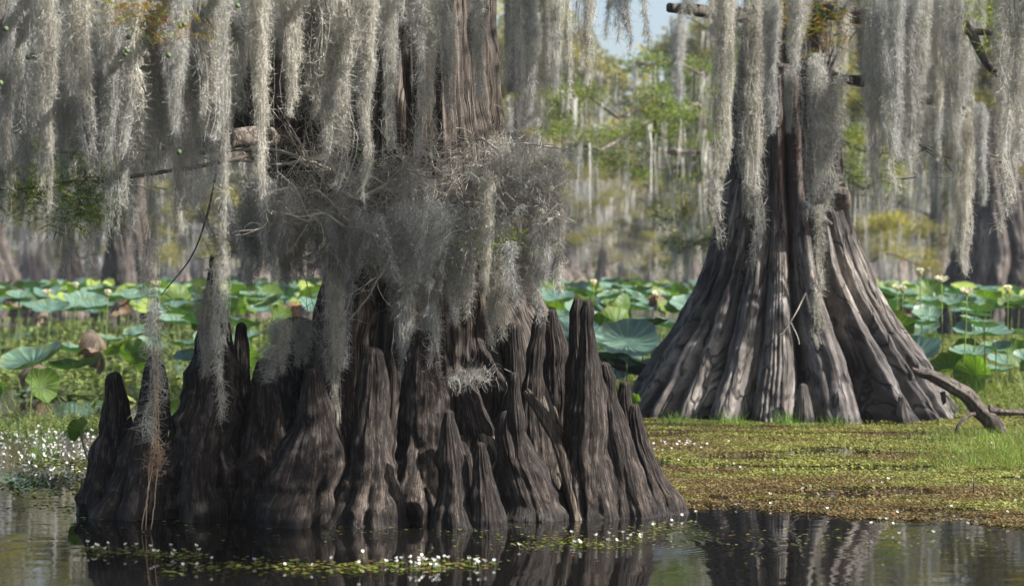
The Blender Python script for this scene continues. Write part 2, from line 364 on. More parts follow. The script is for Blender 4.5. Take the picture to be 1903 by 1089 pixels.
# ------------------------------------------------------------------ knees
KG = 'cypress knees crowded round the front cypress'
def Df(yb): return F * H / (yb - HY)
KNEES = [
 # rows, extra distance, label, seed, lobes, amp
 ([(690,203,224),(705,196,229),(740,192,240),(800,180,250),(850,160,268),(930,138,290),(963,128,300)], 963, .28, 'leftmost knee, short and black with a blunt broken top', 1, 7, .30),
 ([(659,278,294),(680,268,304),(720,262,309),(780,248,312),(850,215,318),(900,190,325),(965,165,335)], 967, .22, 'second knee from the left, dark and round-topped behind the long hanging rootlets', 2, 7, .30),
 ([(474,390,396),(500,387,401),(550,380,411),(600,370,427),(700,346,450),(760,330,455),(850,306,462),(900,298,470),(972,284,480)], 972, .38, 'tallest dark spire on the left with a needle-thin tip', 3, 8, .34),
 ([(598,440,457),(650,434,462),(720,434,466),(800,428,474),(965,415,500)], 950, .75, 'narrow dark post standing close behind the tall left spire', 4, 5, .2),
 ([(664,481,497),(690,470,508),(740,458,521),(820,446,532),(880,430,545),(966,418,566)], 968, .25, 'dark knee with a small reddish broken tip, right of the tall spire', 5, 6, .32),
 ([(588,522,578),(620,508,590),(700,500,600),(800,490,610),(950,470,640)], 945, .72, 'thick flat-topped stump wearing a ragged cap of moss', 6, 8, .25),
 ([(684,573,589),(700,563,600),(740,556,612),(800,545,630),(860,512,650),(920,490,650),(980,481,636)], 982, .22, 'knee with a scarred reddish tip over a swollen round foot', 7, 5, .34),
 ([(617,630,646),(640,622,655),(700,615,660),(760,603,668),(900,585,690),(960,575,700)], 960, .62, 'slim knee with one sunlit edge, behind the big round-topped knee', 8, 5, .25),
 ([(644,681,703),(670,672,714),(720,664,717),(780,655,724),(850,640,737),(910,614,748),(981,602,762)], 982, .22, 'big smooth knee with a round thumb-like top at the middle', 9, 7, .34),
 ([(610,772,800),(700,748,822),(760,740,830),(850,722,850),(940,705,870),(982,695,885)], 978, .40, 'broad flat knee fused to the trunk, its top hung with moss', 53, 8, .30),
 ([(761,828,840),(790,822,846),(815,820,852),(850,815,866),(900,812,876),(984,798,892)], 985, .10, 'thin knee with a crooked pale pointed tip', 11, 6, .30),
 ([(819,846,862),(845,838,876),(900,834,885),(984,826,902)], 984, .16, 'short hunched knee tucked right of the crooked pointed one', 12, 5, .30),
 ([(821,887,899),(850,880,910),(900,877,922),(950,872,936),(984,866,948)], 986, .08, 'small knee with a knobbly sunlit peak, nearest the water', 13, 6, .30),
 ([(762,932,958),(785,926,968),(812,925,982),(850,924,1004),(900,928,1036),(940,934,1054),(973,930,1062)], 974, .26, 'finger-topped knee with a heavy sunlit foot sweeping right', 14, 5, .28),
 ([(599,944,964),(620,938,972),(700,935,980),(780,915,990),(850,900,1000),(965,890,1015)], 955, .55, 'blunt square-topped knee standing against the trunk', 15, 6, .25),
 ([(567,1001,1010),(600,991,1012),(650,978,1010),(720,972,1012),(800,962,1022),(960,945,1050)], 960, .45, 'slender knee leaning right with a pointed tip', 16, 6, .25),
 ([(574,1019,1033),(610,1012,1043),(660,1010,1058),(720,1008,1063),(800,1004,1064),(960,985,1075)], 950, .66, 'wide conical knee with pale torn bark, behind the leaning one', 17, 7, .22),
 ([(552,1068,1078),(575,1061,1083),(620,1056,1087),(700,1054,1098),(900,1048,1112),(960,1040,1120)], 955, .60, 'round-headed tall knee just behind the tallest right knee', 18, 5, .2),
 ([(556,1086,1098),(580,1077,1104),(605,1078,1104),(640,1076,1112),(700,1068,1120),(760,1058,1131),(850,1054,1138),(920,1046,1152),(971,1038,1164)], 973, .28, 'tallest right knee with a domed head and sunlit torn sides', 19, 7, .34),
 ([(672,1116,1129),(700,1113,1142),(725,1120,1144),(750,1120,1150),(800,1118,1168),(870,1124,1192),(930,1128,1212),(970,1126,1228)], 972, .30, 'knobbly knee with peeling bark falling away to the right', 20, 6, .36),
 ([(707,1153,1167),(730,1147,1175),(780,1148,1182),(850,1148,1205),(950,1145,1240)], 945, .62, 'small grey round-headed knee peeping out behind the right end', 21, 5, .2),
 ([(750,1174,1187),(775,1166,1195),(820,1168,1202),(860,1174,1222),(910,1182,1250),(962,1178,1276)], 965, .30, 'rightmost knee, brown-topped, spreading into the open water', 22, 6, .36),
 ([(693,852,880),(730,845,896),(800,846,918),(880,840,940),(960,835,955)], 955, .50, 'cut-off knee with a nest of curly moss on its flat top', 23, 7, .25),
 ([(838,352,384),(870,344,396),(920,336,408),(974,330,418)], 975, .2, 'low black root foot under the tall dark spire', 26, 4, .3),
]
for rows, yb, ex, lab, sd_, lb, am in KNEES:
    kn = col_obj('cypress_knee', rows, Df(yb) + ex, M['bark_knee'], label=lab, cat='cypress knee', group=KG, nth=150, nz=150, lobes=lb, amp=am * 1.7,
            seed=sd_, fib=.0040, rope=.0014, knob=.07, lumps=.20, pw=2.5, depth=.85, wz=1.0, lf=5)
    if sd_ == 14:
        col_obj('finger', [(691,950,965),(704,945,968),(722,947,966),(742,944,969),(768,941,974),(795,945,976),(812,952,972),(830,957,968)], Df(974) + .02, M['bark_knee'], kn, ploc=tuple(kn.location), nth=90, nz=110, lobes=4, amp=.06, seed=140, fib=.004, rope=.002, knob=.08, lumps=.12, depth=.95, zbot=.36)
rg = np.random.default_rng(7)
mb = MB(); tube(mb, spline([W(978, 728, 12.2), W(1005, 765, 12.1), W(1035, 820, 12.0), W(1052, 880, 11.95), W(1066, 940, 11.92), W(1078, 985, 11.9)], 120), np.interp(np.linspace(0, 1, 120), [0, .1, .5, .85, .93, 1], [.018, .030, .036, .030, .042, .038]), 36, .13, rg)
obj('dead_branch', mb.mesh('dead_branch'), mat=M['snag'], label='dead split branch slanting down between the knees into the water', cat='branch')

# ------------------------------------------------------------------ moss
def moss_proto(L, Wd, nsub, nf, seed, width=.0023, thin=.35, fl=(.045, .10), curl=.55, nseg=5, rs=None):
    rng = np.random.default_rng(seed); mb = MB()
    ln = L * rng.uniform(.35, 1, nsub); ln[0] = L
    off = rng.normal(size=(nsub, 2)) * Wd * .33; off[0] *= .3
    wfreq = rng.uniform(1.5, 4, (nsub, 2)); wph = rng.uniform(0, 6, (nsub, 2)); wam = rng.uniform(.006, .022, (nsub, 2))
    r0 = Wd * .5 * rng.uniform(.35, .75, nsub) if rs is None else rng.uniform(rs[0], rs[1], nsub)
    wt = ln * r0; wt = wt / wt.sum()
    sid = rng.choice(nsub, nf, p=wt)
    t = rng.beta(1.0, 1.25, nf)
    t[: nf // 12] = rng.uniform(.85, 1, nf // 12)
    z0_ = -rng.uniform(0, .16, nsub) * L * (1 if nsub > 3 else 0); z0_[0] = 0
    def core(s, t):
        z = z0_[s] * (1 - t) - t * ln[s]
        x = off[s, 0] * (1 - .55 * t) + wam[s, 0] * np.sin(wfreq[s, 0] * z * 4 + wph[s, 0]) * (.4 + t) 
        y = off[s, 1] * (1 - .55 * t) + wam[s, 1] * np.sin(wfreq[s, 1] * z * 4 + wph[s, 1]) * (.4 + t)
        return np.stack([x, y, z], -1)
    lump = .7 + .5 * (vnoise(np.stack([sid * 3.1, t * ln[sid] * 6, t * 0], -1), seed) * .5 + .5)
    r = r0[sid] * np.power(1 - t, .70) * np.minimum(1, .35 + t * 7) * lump + .005
    a = rng.uniform(0, 2 * np.pi, nf); q = np.sqrt(rng.uniform(0, 1, nf))
    P = core(sid, t) + np.stack([np.cos(a) * r * q, np.sin(a) * r * q, np.zeros(nf)], -1)
    d = np.stack([np.cos(a) * .55, np.sin(a) * .55, -rng.uniform(.25, 1.4, nf)], -1) + rng.normal(size=(nf, 3)) * .35
    lo = rng.uniform(fl[0], fl[1], nf)
    sh = (.82 + .3 * rng.uniform(size=(nf, 1))) * np.ones((1, 3)) * np.where(rng.uniform(size=(nf, 1)) < .12, .55, 1.0)
    ribbons(mb, P, d, lo, nseg, curl, width, rng, .12, col=sh)
    # long continuous threads through each strand
    for s in range(nsub):
        k = max(3, int(14 * r0[s] / .04)); m = max(6, int(ln[s] / .07)); ts = np.linspace(0, 1, m + 1)
        for _ in range(k):
            pts = core(np.full(m + 1, s), ts) + np.cumsum(rng.normal(size=(m + 1, 3)) * [.008, .008, .003], 0) * (1 - .4 * ts[:, None])
            aa = rng.uniform(0, 6.28); pts[:, :2] += np.array([math.cos(aa), math.sin(aa)]) * r0[s] * .6 * ((1 - ts) ** .7)[:, None]
            sidev = nrm(rng.normal(size=3) * [1, 1, .1]) * width * .55
            V = np.stack([pts - sidev, pts + sidev], 1).reshape(-1, 3); b = np.arange(m) * 2
            mb.add(V, q=np.stack([b, b + 1, b + 3, b + 2], -1), c=(.75, .75, .75))
    return mb.mesh('moss_strand')
PR = {}
def protos(key, specs):
    PR[key] = [(moss_proto(*s), s[0]) for s in specs]
    for m, _ in PR[key]: m.materials.append(M['moss'])
protos('thin', [(1.0, .05, 3, 1100, 11), (.75, .045, 2, 800, 12), (1.5, .05, 3, 1500, 13), (.5, .05, 3, 650, 14)])
protos('mid', [(.95, .10, 7, 3600, 21, .0019, .35, (.03, .075)), (.7, .11, 8, 3000, 22, .0019, .35, (.03, .075)), (1.25, .10, 7, 4400, 23, .0019, .35, (.03, .075)), (.45, .10, 8, 2000, 24, .0019, .35, (.03, .07)), (1.7, .10, 7, 5200, 25, .0019, .35, (.03, .08)), (.95, .13, 9, 3600, 26, .0019, .35, (.03, .075))])
protos('wide', [(1.0, .50, 30, 10500, 31, .0019, .35, (.03, .075), .55, 5, (.010, .030)), (.75, .55, 34, 9500, 32, .0019, .35, (.03, .07), .55, 5, (.010, .028)), (1.4, .46, 26, 12500, 33, .0019, .35, (.03, .08), .55, 5, (.010, .034)), (.5, .50, 30, 6000, 34, .0019, .35, (.03, .07), .55, 5, (.008, .026))])
protos('long', [(2.4, .24, 13, 9500, 41, .0026, .35, (.04, .10), .55, 5, (.010, .040)), (3.1, .24, 13, 12000, 42, .0026, .35, (.04, .10), .55, 5, (.010, .042)), (1.7, .22, 12, 7500, 43, .0026, .35, (.04, .10), .55, 5, (.010, .038)), (1.2, .20, 10, 5200, 44, .0026, .35, (.04, .10), .55, 5, (.010, .036))])
rm = random.Random(5)
TOPS = []
def moss(px, ytip, D, kind='mid', ztop=None, ytop=None, label=None, group=None, wide=1.0, tilt=0, mat=None):
    zt = ztop if ztop is not None else (WZ(ytop, D) if ytop is not None else 1.4 + HY / F * D + rm.uniform(.06, .35))
    L = zt - WZ(ytip, D)
    m, l0 = min(PR[kind], key=lambda a: abs(math.log(a[1] / max(L, .05))) + rm.uniform(0, .25))
    o = obj('spanish_moss', m, label=label, cat='spanish moss', group=group, loc=(WX(px, D), D, zt))
    o.rotation_euler = (R(rm.uniform(-1.5, 1.5)), R(tilt + rm.uniform(-1.2, 1.2)), rm.uniform(0, 6.28))
    s = wide * rm.uniform(.85, 1.15); o.scale = (s, s, L / l0)
    TOPS.append((o.location.x, D, zt)); return o

GM = 'moss strands hanging over the front cypress'
KEY = [(487, 362, 10.2, 'mid', .85, 'longest bright strand with a wispy tip left of the dark fork'),
 (95, 392, 9.9, 'mid', .75, 'long pale strand near the left edge reaching the green sprays'),
 (425, 690, 9.6, 'thin', .5, 'very long thin bluish strand reaching down to the tall knee'),
 (330, 240, 10.0, 'mid', .8, 'bright white strand tapering beside the green cones'),
 (540, 212, 10.6, 'mid', .8, 'short bright strand ending over the dark trunk fork'),
 (628, 350, 11.0, 'mid', 1.5, 'thick grey column of moss left of the main trunk'),
 (686, 378, 10.6, 'mid', .8, 'tan strand with a needle tip in front of the main trunk'),
 (722, 275, 10.8, 'mid', .75, 'white frayed strand in front of dark trunk bark'),
 (780, 290, 11.4, 'thin', 1.1, 'narrow strand bending right over the dark bark'),
 (148, 190, 10.2, 'mid', 1.0, 'broad soft strand ending high near the left edge'),
 (205, 130, 10.5, 'mid', .7, 'short yellowish strand high on the left'),
 (255, 300, 10.8, 'thin', 1.2, 'thin wavy strand beside the green cones'),
 (395, 262, 10.5, 'mid', 1.0, 'shaggy strand ending above the dead side limb'),
 (285, 600, 11.3, 'thin', 1.0, 'dark thin strand above the dangling rootlets'),
 (1010, 250, 11.5, 'thin', .9, 'dark wiry strand at the right edge of the curtain'),
 (108, 520, 12.4, 'thin', 1.1, 'dark straight strand hanging low at the left'),
 (165, 520, 12.8, 'thin', .9, 'thin dark strand hanging low beside a straighter one'),
 (1095, 160, 14.0, 'mid', .9, 'dark strand hanging alone against the sky gap')]
for px, yt, D, k, wd, lb in KEY: moss(px, yt, D, k, label=lb, group=GM, wide=wd)
# the dense curtain
for i in range(134):
    px = rm.uniform(-20, 1015); D = rm.uniform(11.0, 15.8)
    if 560 < px < 960: D = rm.uniform(10.9, 12.45)
    base = 330 if px < 460 else (230 if px < 700 else 260)
    yt = base * rm.uniform(.35, 1.2) + (90 if px < 250 else 0)
    k = rm.choice(['mid', 'wide', 'mid', 'wide', 'thin'])
    if px > 700: k = rm.choice(['mid', 'thin', 'thin'])
    if px > 920: px += abs(rm.gauss(0, 45)); yt = rm.uniform(60, 330); k = rm.choice(['thin', 'thin', 'mid'])
    if 690 < px < 780: yt = rm.uniform(30, 150)
    if 500 < px < 560 or 640 < px < 700: yt = rm.uniform(10, 120); k = 'thin'
    z = 'left of the forked trunk' if px < 480 else ('across the forked trunk' if px < 700 else 'down the ridged main trunk')
    moss(px, yt, D, k, label='grey strand in the dense moss curtain ' + z, group='moss curtain ' + z, wide=rm.uniform(.65, .95))
for i in range(34):   # behind the trunk, left: dim lower curtain
    px = rm.uniform(-10, 560); D = rm.uniform(14.6, 17.5)
    moss(px, rm.uniform(200, 430), D, rm.choice(['wide', 'wide', 'mid']), label='dim strand in the far moss curtain behind the left knees', group='far moss curtain at the left', wide=rm.uniform(.8, 1.2))
# strands hanging from the tangled lower branches
GL = 'moss hanging from the tangled low branches'
for i in range(36):
    px = rm.choice([rm.uniform(440, 600), rm.uniform(580, 965), rm.uniform(580, 965)]) if i < 33 else rm.uniform(965, 1050); D = rm.uniform(11.75, 12.5)
    yt_top = rm.uniform(300, 450) if px < 950 else rm.uniform(285, 330)
    yt = rm.uniform(470, 620) if px > 560 else rm.uniform(440, 560)
    if 560 < px < 700: yt = rm.uniform(420, 560)
    moss(px, yt, D, rm.choice(['wide', 'thin', 'thin', 'mid']) if px < 930 else 'thin', ytop=yt_top, label='grey strand hanging from the tangled low branches at the trunk', group=GL, wide=rm.uniform(.75, 1.1))
for px, yt, D, k, wd, tp, lb in [(625, 790, 11.9, 'mid', .9, 440, 'long low strand falling between two knees'), (640, 680, 12.0, 'mid', .9, 420, 'strand ending beside the sunlit-edged knee'),
  (745, 700, 12.0, 'mid', .9, 470, 'curved strand resting on the broad flat knee'), (800, 740, 12.0, 'mid', 1.1, 560, 'curly mat of moss covering the broad flat knee'), (400, 780, 11.7, 'thin', .8, 480, 'pale strand down the face of the tall spire'),
  (385, 700, 11.9, 'mid', .8, 520, 'ragged strand over the left side of the tall spire'), (860, 600, 12.0, 'mid', 1.2, 430, 'dense yellowish strand on the right of the trunk'), (925, 640, 12.1, 'mid', 1.2, 470, 'dense pale strand ending above the square-topped knee'),
  (980, 560, 12.3, 'mid', 1.3, 430, 'stout furry strand beside the pointed leaning knee'), (1040, 540, 12.2, 'thin', 1.0, 275, 'thin strand hanging free from the right branch tip'), (1025, 470, 12.2, 'mid', .8, 275, 'dark strand bunched at the right branch tip'),
  (520, 700, 12.0, 'mid', .9, 590, 'ragged tuft on the flat-topped stump'), (560, 680, 12.1, 'mid', .9, 590, 'wide moss cap of the flat-topped stump'), (497, 710, 11.8, 'thin', 1.5, 640, 'small pale tuft on the reddish tip'),
  (285, 820, 11.4, 'thin', 1.4, 560, 'long brown-grey strand in front of the second knee')]:
    moss(px, yt, D, k, ytop=tp, label=lb, group=GL, wide=wd)

# ---- strands of the right cypress
GR = 'moss strands hanging over the right cypress'
for px, yt, D, k, wd, tp, lb in [(1340, 320, 17.0, 'long', .8, None, 'leftmost pale strand at the right trunk, ending thin'), (1330, 450, 17.2, 'thin', 1.4, None, 'thin straggling strand dropping left of the right trunk'),
  (1402, 490, 17.6, 'thin', 1.3, None, 'thin faint thread below the thick double strand'), (1394, 400, 17.6, 'long', 1.05, None, 'thick pale double strand over the left of the right trunk'), (1434, 245, 17.2, 'long', .9, None, 'bright strand ending at the reddish bare wood'),
  (1463, 245, 18.6, 'mid', .8, 120, 'tiny tan strand beside the reddish bare wood'), (1480, 130, 17.0, 'mid', 1.1, None, 'short strand among the rusty needles'),
  (1522, 410, 18.3, 'long', 1.3, 100, 'broad shaggy bundle on the right side of the trunk'), (1520, 640, 18.0, 'thin', 1.4, 380, 'curly thread hanging before the fluted trunk'),
  (1632, 385, 18.4, 'long', .95, None, 'long strand curving left just right of the trunk'), (1660, 300, 17.6, 'long', .9, None, 'bright strand crossing the middle limb'),
  (1655, 395, 18.2, 'thin', 1.6, 90, 'thin strand under the middle limb'), (1770, 290, 17.8, 'long', .85, None, 'tan strand ending near the broken limb end'),
  (1800, 510, 18.4, 'long', .7, 200, 'dark core strand hanging from the broken limb end'), (1822, 380, 18.2, 'long', .7, 190, 'frayed strand just right of the broken limb end'),
  (1870, 430, 17.6, 'thin', 1.6, None, 'thin strand near the right edge'), (1893, 300, 17.0, 'long', 1.0, None, 'thick strand on the right edge of the view'),
  (1262, 190, 30.0, 'long', 1.6, 30, 'dark spindle-shaped strand alone before the far foliage')]:
    moss(px, yt, D, k, ytop=tp, label=lb, group=GR, wide=wd)
for i in range(40):
    px = rm.uniform(1560, 1930) if i > 8 else rm.uniform(1325, 1560); D = rm.uniform(18.2, 23.5)
    moss(px, rm.uniform(120, 330) * (1 if px > 1600 else .45), D, 'long', label='hazy strand in the moss curtain right of the fluted trunk' if px > 1560 else 'short strand over the top of the fluted trunk', group='moss curtain at the right', wide=rm.uniform(.7, 1.1))
for i in range(8):
    moss(rm.uniform(1130, 1330), rm.uniform(20, 110), 16, 'thin', label='short wisp hanging into the sky gap', group='wisps in the sky gap', wide=.9)

# ------------------------------------------------------------------ front cypress
FC = obj('bald_cypress', None, label='massive front cypress with ridged grey trunk rising behind its crowd of knees', cat='tree', loc=(WX(800, 13.3), 13.3, 0))
PL = tuple(FC.location)
col_obj('trunk', [(-1400, 720, 870), (-500, 690, 900), (0, 668, 915), (150, 652, 925), (300, 640, 938), (450, 625, 952), (550, 600, 985), (640, 575, 1015), (750, 555, 1060), (850, 520, 1095), (950, 480, 1125)],
        13.3, M['bark_front'], FC, ploc=PL, nth=420, nz=420, lobes=13, amp=.34, depth=.85, seed=31, fib=.030, fine=(34, .085), lumps=.03, cap=False, zs_flute=2.6, pw=.55, wz=.3, rope=.008)
col_obj('stem', [(-1400, 500, 560), (-300, 488, 548), (0, 480, 548), (100, 472, 556), (180, 452, 578), (240, 440, 606), (300, 470, 640), (360, 540, 690), (420, 620, 700)], 13.5, M['bark_front'], FC, ploc=PL,
        nth=120, nz=160, lobes=7, amp=.2, seed=33, fib=.02, cap=False, zbot=1.5, fine=(17, .03))
def LV(p): return np.asarray(p) - np.array(PL)
def limb_curve(p0, p1, sag=.1, n=26, jit=.02, rng=rg):
    p0 = np.asarray(p0, float); p1 = np.asarray(p1, float); u = np.linspace(0, 1, n)[:, None]
    k = np.stack([np.interp(np.linspace(0, 1, n), np.linspace(0, 1, 7), np.r_[0, rng.normal(size=5), 0]) for _ in range(3)], -1)
    return p0 * (1 - u) + p1 * u + np.array([0, 0, 1]) * sag * np.sin(np.pi * u) + k * jit * np.linalg.norm(p1 - p0)
limbs = []; mbl = MB()
def add_limb(mb, p0, p1, r0, r1, sag=.1, jit=.02, sides=9, store=True):
    c = limb_curve(p0, p1, sag, 30, jit); tube(mb, c, np.linspace(r0, r1, 30), sides, .05, rg)
    if store: limbs.extend(list(c))
    return c
for k, (px, py, D, z0) in enumerate([(-120, 0, 11.2, 3.9), (60, 0, 10.2, 3.7), (250, 0, 9.9, 3.6), (430, 0, 9.6, 3.7), (560, 0, 10.1, 3.6), (700, 0, 10.3, 3.7), (880, 0, 10.6, 3.8), (1040, 0, 11.4, 3.7), (1120, 0, 14.0, 3.9),
                                    (0, 0, 14.2, 3.9), (-60, 0, 16.8, 4.0), (250, 0, 16.6, 4.1), (480, 0, 17.0, 4.1), (1230, 0, 16, 3.9)]):
    z1 = 1.4 + HY / F * D + .28
    add_limb(mbl, (WX(790 if px > 500 else 540, 13.3), 13.3, z0 + 1.0), (WX(px, D), D, z1), .09, .02, .15)
obj('limbs', None) if False else None
lv = mbl.mesh('limbs'); 
lv.vertices.foreach_set('co', (np.concatenate(mbl.v) - np.array(PL)).astype(np.float32).ravel())
obj('limb', lv, FC, M['limb'])
LB = np.array(limbs)
mbt = MB()
for (x, y, z) in TOPS:
    if z < 2.62: continue
    if y > 17.2 and x > 0: continue
    d = np.linalg.norm(LB - np.array([x, y, z]), axis=1); q = LB[np.argmin(d)]
    c = limb_curve(q, (x, y, z + .01), .02, 12, .05); tube(mbt, c, np.linspace(.012, .004, 12), 5, .1, rg)
mm_ = mbt.mesh('twigs'); mm_.vertices.foreach_set('co', (np.concatenate(mbt.v) - np.array(PL)).astype(np.float32).ravel())
obj('twig', mm_, FC, M['twig_dark'])

# tangled low branches
def twigs(mb, p0, d0, L, r, depth, rng, nkids=4, curl=.22, fine=None):
    n = 12; P = [np.array(p0, float)]; d = nrm(np.array(d0, float)); cu = rng.normal(size=3)
    for _ in range(n - 1):
        cu = .7 * cu + .6 * rng.normal(size=3); d = nrm(d + curl * cu * .5); P.append(P[-1] + d * L / n)
    P = np.array(P); tube(mb, P, np.linspace(r, r * .45, n), 5 if r > .004 else 3)
    if fine is not None: fine.extend(P[3::3])
    if depth > 0:
        for _ in range(nkids):
            i = rng.integers(2, n); dd = nrm(nrm(P[min(i, n - 1)] - P[i - 1]) + rng.normal(size=3) * .8)
            twigs(mb, P[i], dd, L * rng.uniform(.35, .65), r * .55, depth - 1, rng, nkids, curl, fine)
mb = MB(); mbp = MB(); fpts = []; r9 = np.random.default_rng(99)
LOW = [((640, 330), (300, 280), 12.2), ((650, 360), (560, 290), 12.0), ((700, 345), (1050, 278), 12.1), ((720, 400), (900, 340), 12.0), ((640, 360), (820, 330), 11.7), ((700, 440), (500, 400), 11.7), ((800, 400), (960, 390), 12.1), ((760, 420), (540, 430), 12.0), ((660, 380), (430, 470), 12.1),
       ((700, 380), (800, 260), 12.0), ((850, 370), (1000, 330), 12.15), ((780, 430), (700, 520), 11.9), ((640, 400), (560, 480), 12.0), ((890, 400), (1040, 400), 12.1)]
for (a, b, D) in LOW:
    p0 = W(a[0], a[1], D + .25); p1 = W(b[0], b[1], D)
    c = limb_curve(p0, p1, .03, 24, .06, r9); tube(mbp, c, np.linspace(.014, .005, 24), 6, .08, r9)
    for i in range(3, 24, 2):
        for _ in range(3):
            twigs(mb, c[i], nrm((p1 - p0)) * .6 + r9.normal(size=3) * .8, r9.uniform(.12, .42), .0032, 1, r9, 4, .35, fpts)
for m_, nm, mt in ((mbp, 'low_limb', 'twig'), (mb, 'twig', 'twig')):
    me = m_.mesh(nm); me.vertices.foreach_set('co', (np.concatenate(m_.v) - np.array(PL)).astype(np.float32).ravel()); obj(nm, me, FC, M[mt])
def branch_part(pts, r0, r1, mt='twig', name='limb', sides=10, par=FC, pl=PL, wob=.06, n=40):
    m_ = MB(); c = spline(pts, n); tube(m_, c - np.array(pl), np.linspace(r0, r1, n), sides, wob, rg); return obj(name, m_.mesh(name), par, M[mt])
branch_part([W(540, 262, 13.3), W(480, 255, 13.1), W(420, 262, 12.9), W(372, 272, 12.8)], .07, .055, 'limb', 'dead_limb')
branch_part([W(345, 282, 12.2), W(400, 298, 12.2), W(460, 300, 12.2), W(520, 306, 12.25), W(600, 290, 12.4)], .005, .010)
branch_part([W(150, 315, 12.0), W(200, 342, 12.0), W(260, 345, 12.1), W(310, 352, 12.2)], .003, .004)
branch_part([W(404, 310, 12.4), W(385, 400, 12.4), W(355, 478, 12.3), W(300, 548, 12.2)], .007, .003, 'twig_dark')
branch_part([W(570, 55, 13.0), W(600, 95, 13.0), W(612, 115, 13.0)], .012, .006, 'twig_dark')
branch_part([W(575, 175, 13.0), W(612, 182, 13.0)], .013, .009, 'twig_dark')
branch_part([W(640, 135, 12.9), W(665, 143, 12.9)], .013, .012, 'twig_dark')
branch_part([W(735, 495, 11.9), W(765, 455, 11.9), W(785, 420, 11.95), W(793, 398, 12)], .003, .005)
branch_part([W(816, 482, 11.9), W(822, 450, 11.9), W(845, 430, 11.95), W(885, 425, 12)], .002, .004)
# moss tangle on the low branches
def tangle(px0, px1, py0, py1, D0, D1, n, seed, label, clusters=26, width=.0022, sig=(.085, .07, .06)):
    r = np.random.default_rng(seed); m_ = MB()
    u_ = r.uniform(0, 1, clusters); cc = np.stack([px0 + (px1 - px0) * u_, (py0 + py1) / 2 + (py1 - py0) * (.5 * np.sin(u_ * 9 + seed) * .6 + .28 * r.normal(size=clusters)), r.uniform(D0, D1, clusters)], -1)
    cw = np.array([W(*c) for c in cc]); o_ = cw.mean(0); o_[2] = cw[:, 2].max()
    P = cw[(clusters * r.uniform(size=n) ** 1.5).astype(int)] + r.normal(size=(n, 3)) * np.array(sig) * r.choice([.4, 1.0, 1.7], size=(n, 1))
    d = r.normal(size=(n, 3)) + np.array([0, 0, -.55])
    ribbons(m_, P - o_, d, r.uniform(.05, .13, n), 6, .5, width, r, .1, col=np.repeat(.6 + .45 * r.uniform(size=(n, 1)), 3, 1))
    return obj('moss_tangle', m_.mesh('moss_tangle'), mat=M['moss'], label=label, cat='spanish moss', group='tangled moss', loc=tuple(o_))
tangle(620, 930, 300, 460, 11.95, 12.35, 5600, 1, 'huge grey tangle of moss and twigs across the main trunk', 60, width=.0028)
tangle(450, 640, 300, 470, 11.95, 12.5, 2300, 2, 'loose moss tangle between the fork and the tall spire', 34, width=.0028)
tangle(930, 1050, 275, 350, 12.0, 12.3, 2200, 3, 'thin moss tangle along the branch reaching right', 14, sig=(.05, .05, .04))
tangle(835, 890, 690, 705, 11.95, 12.1, 420, 4, 'curly moss nest resting on the cut-off knee', 8, sig=(.05, .04, .012))
tangle(515, 585, 600, 640, 12.0, 12.2, 600, 5, 'moss draped over the flat-topped stump', 5, sig=(.05, .05, .04))
tangle(120, 180, 190, 290, 13, 14, 4500, 6, 'brownish moss ball high at the left', 14)
# dangling rootlets
m_ = MB()
for a, b, off in ((288, 262, 0), (290, 280, 4), (284, 270, -3)):
    c = spline([W(288 + off, 640, 11.35), W(289 + off, 740, 11.35), W(a + off, 830, 11.35), W((a + b) / 2 + off, 910, 11.35), W(b, 985, 11.35)], 40) + rg.normal(size=(40, 3)) * .0015
    tube(m_, c, np.linspace(.0035, .0025, 40), 5)
n_ = 330; P_ = np.array([W(290, 850, 11.35)]) + rg.normal(size=(n_, 3)) * [.02, .02, .05]
ribbons(m_, P_, rg.normal(size=(n_, 3)), rg.uniform(.03, .08, n_), 5, .5, .0022, rg)
obj('rootlets', m_.mesh('rootlets'), mat=leafy('rootlet', (.36, .26, .19), 0), label='pair of long brown rootlets dangling into the water before the left knees', cat='roots')

# ------------------------------------------------------------------ feathery cypress foliage
def sprays(mb, P0, D0, rng, L=.16, n=15, lw=.0022, ll=.013, col=None):
    """feathered twigs: pairs of needles along a drooping axis"""
    N = len(P0); D0 = nrm(D0); s = nrm(np.cross(D0, rng.normal(size=(N, 3)))); 
    t = np.linspace(.08, 1, n)
    ax = P0[:, None] + D0[:, None] * (t[None, :, None] * L) + np.array([0, 0, -1]) * (t ** 2)[None, :, None] * L * .25
    for sg in (-1, 1):
        P = ax.reshape(-1, 3); dd = (sg * s[:, None] + D0[:, None] * .55) * np.ones((1, n, 1)); dd = dd.reshape(-1, 3) + rng.normal(size=P.shape) * .12
        l = (ll * (1.15 - .8 * t ** 2))[None].repeat(N, 0).ravel()
        q = nrm(dd); w_ = nrm(np.cross(q, rng.normal(size=P.shape))) * lw
        V = np.stack([P - w_, P + w_, P + q * l[:, None]], 1).reshape(-1, 3)
        c = None if col is None else np.repeat(np.repeat(col, n, 0), 3, 0)
        mb.add(V, t=np.arange(len(V)).reshape(-1, 3), c=c)
def foliage_part(name, centers, n, spread, seed, parent, pl, L=.16, ll=.013, lw=.0024, cols=((1, 1, 1), (1.5, 1.15, .5), (.6, .8, .8)), mat='fol', bias=(0, 0, -.1), nn=15):
    r = np.random.default_rng(seed); c = np.array(centers); P = c[r.integers(0, len(c), n)] + r.normal(size=(n, 3)) * spread - np.array(pl)
    cc = np.array(cols)[r.integers(0, len(cols), n)]
    m_ = MB(); sprays(m_, P, r.normal(size=(n, 3)) * [1, 1, .4] + np.array(bias), r, L, nn, lw, ll, cc)
    return obj(name, m_.mesh(name, False), parent, M[mat])
r5 = np.random.default_rng(55)
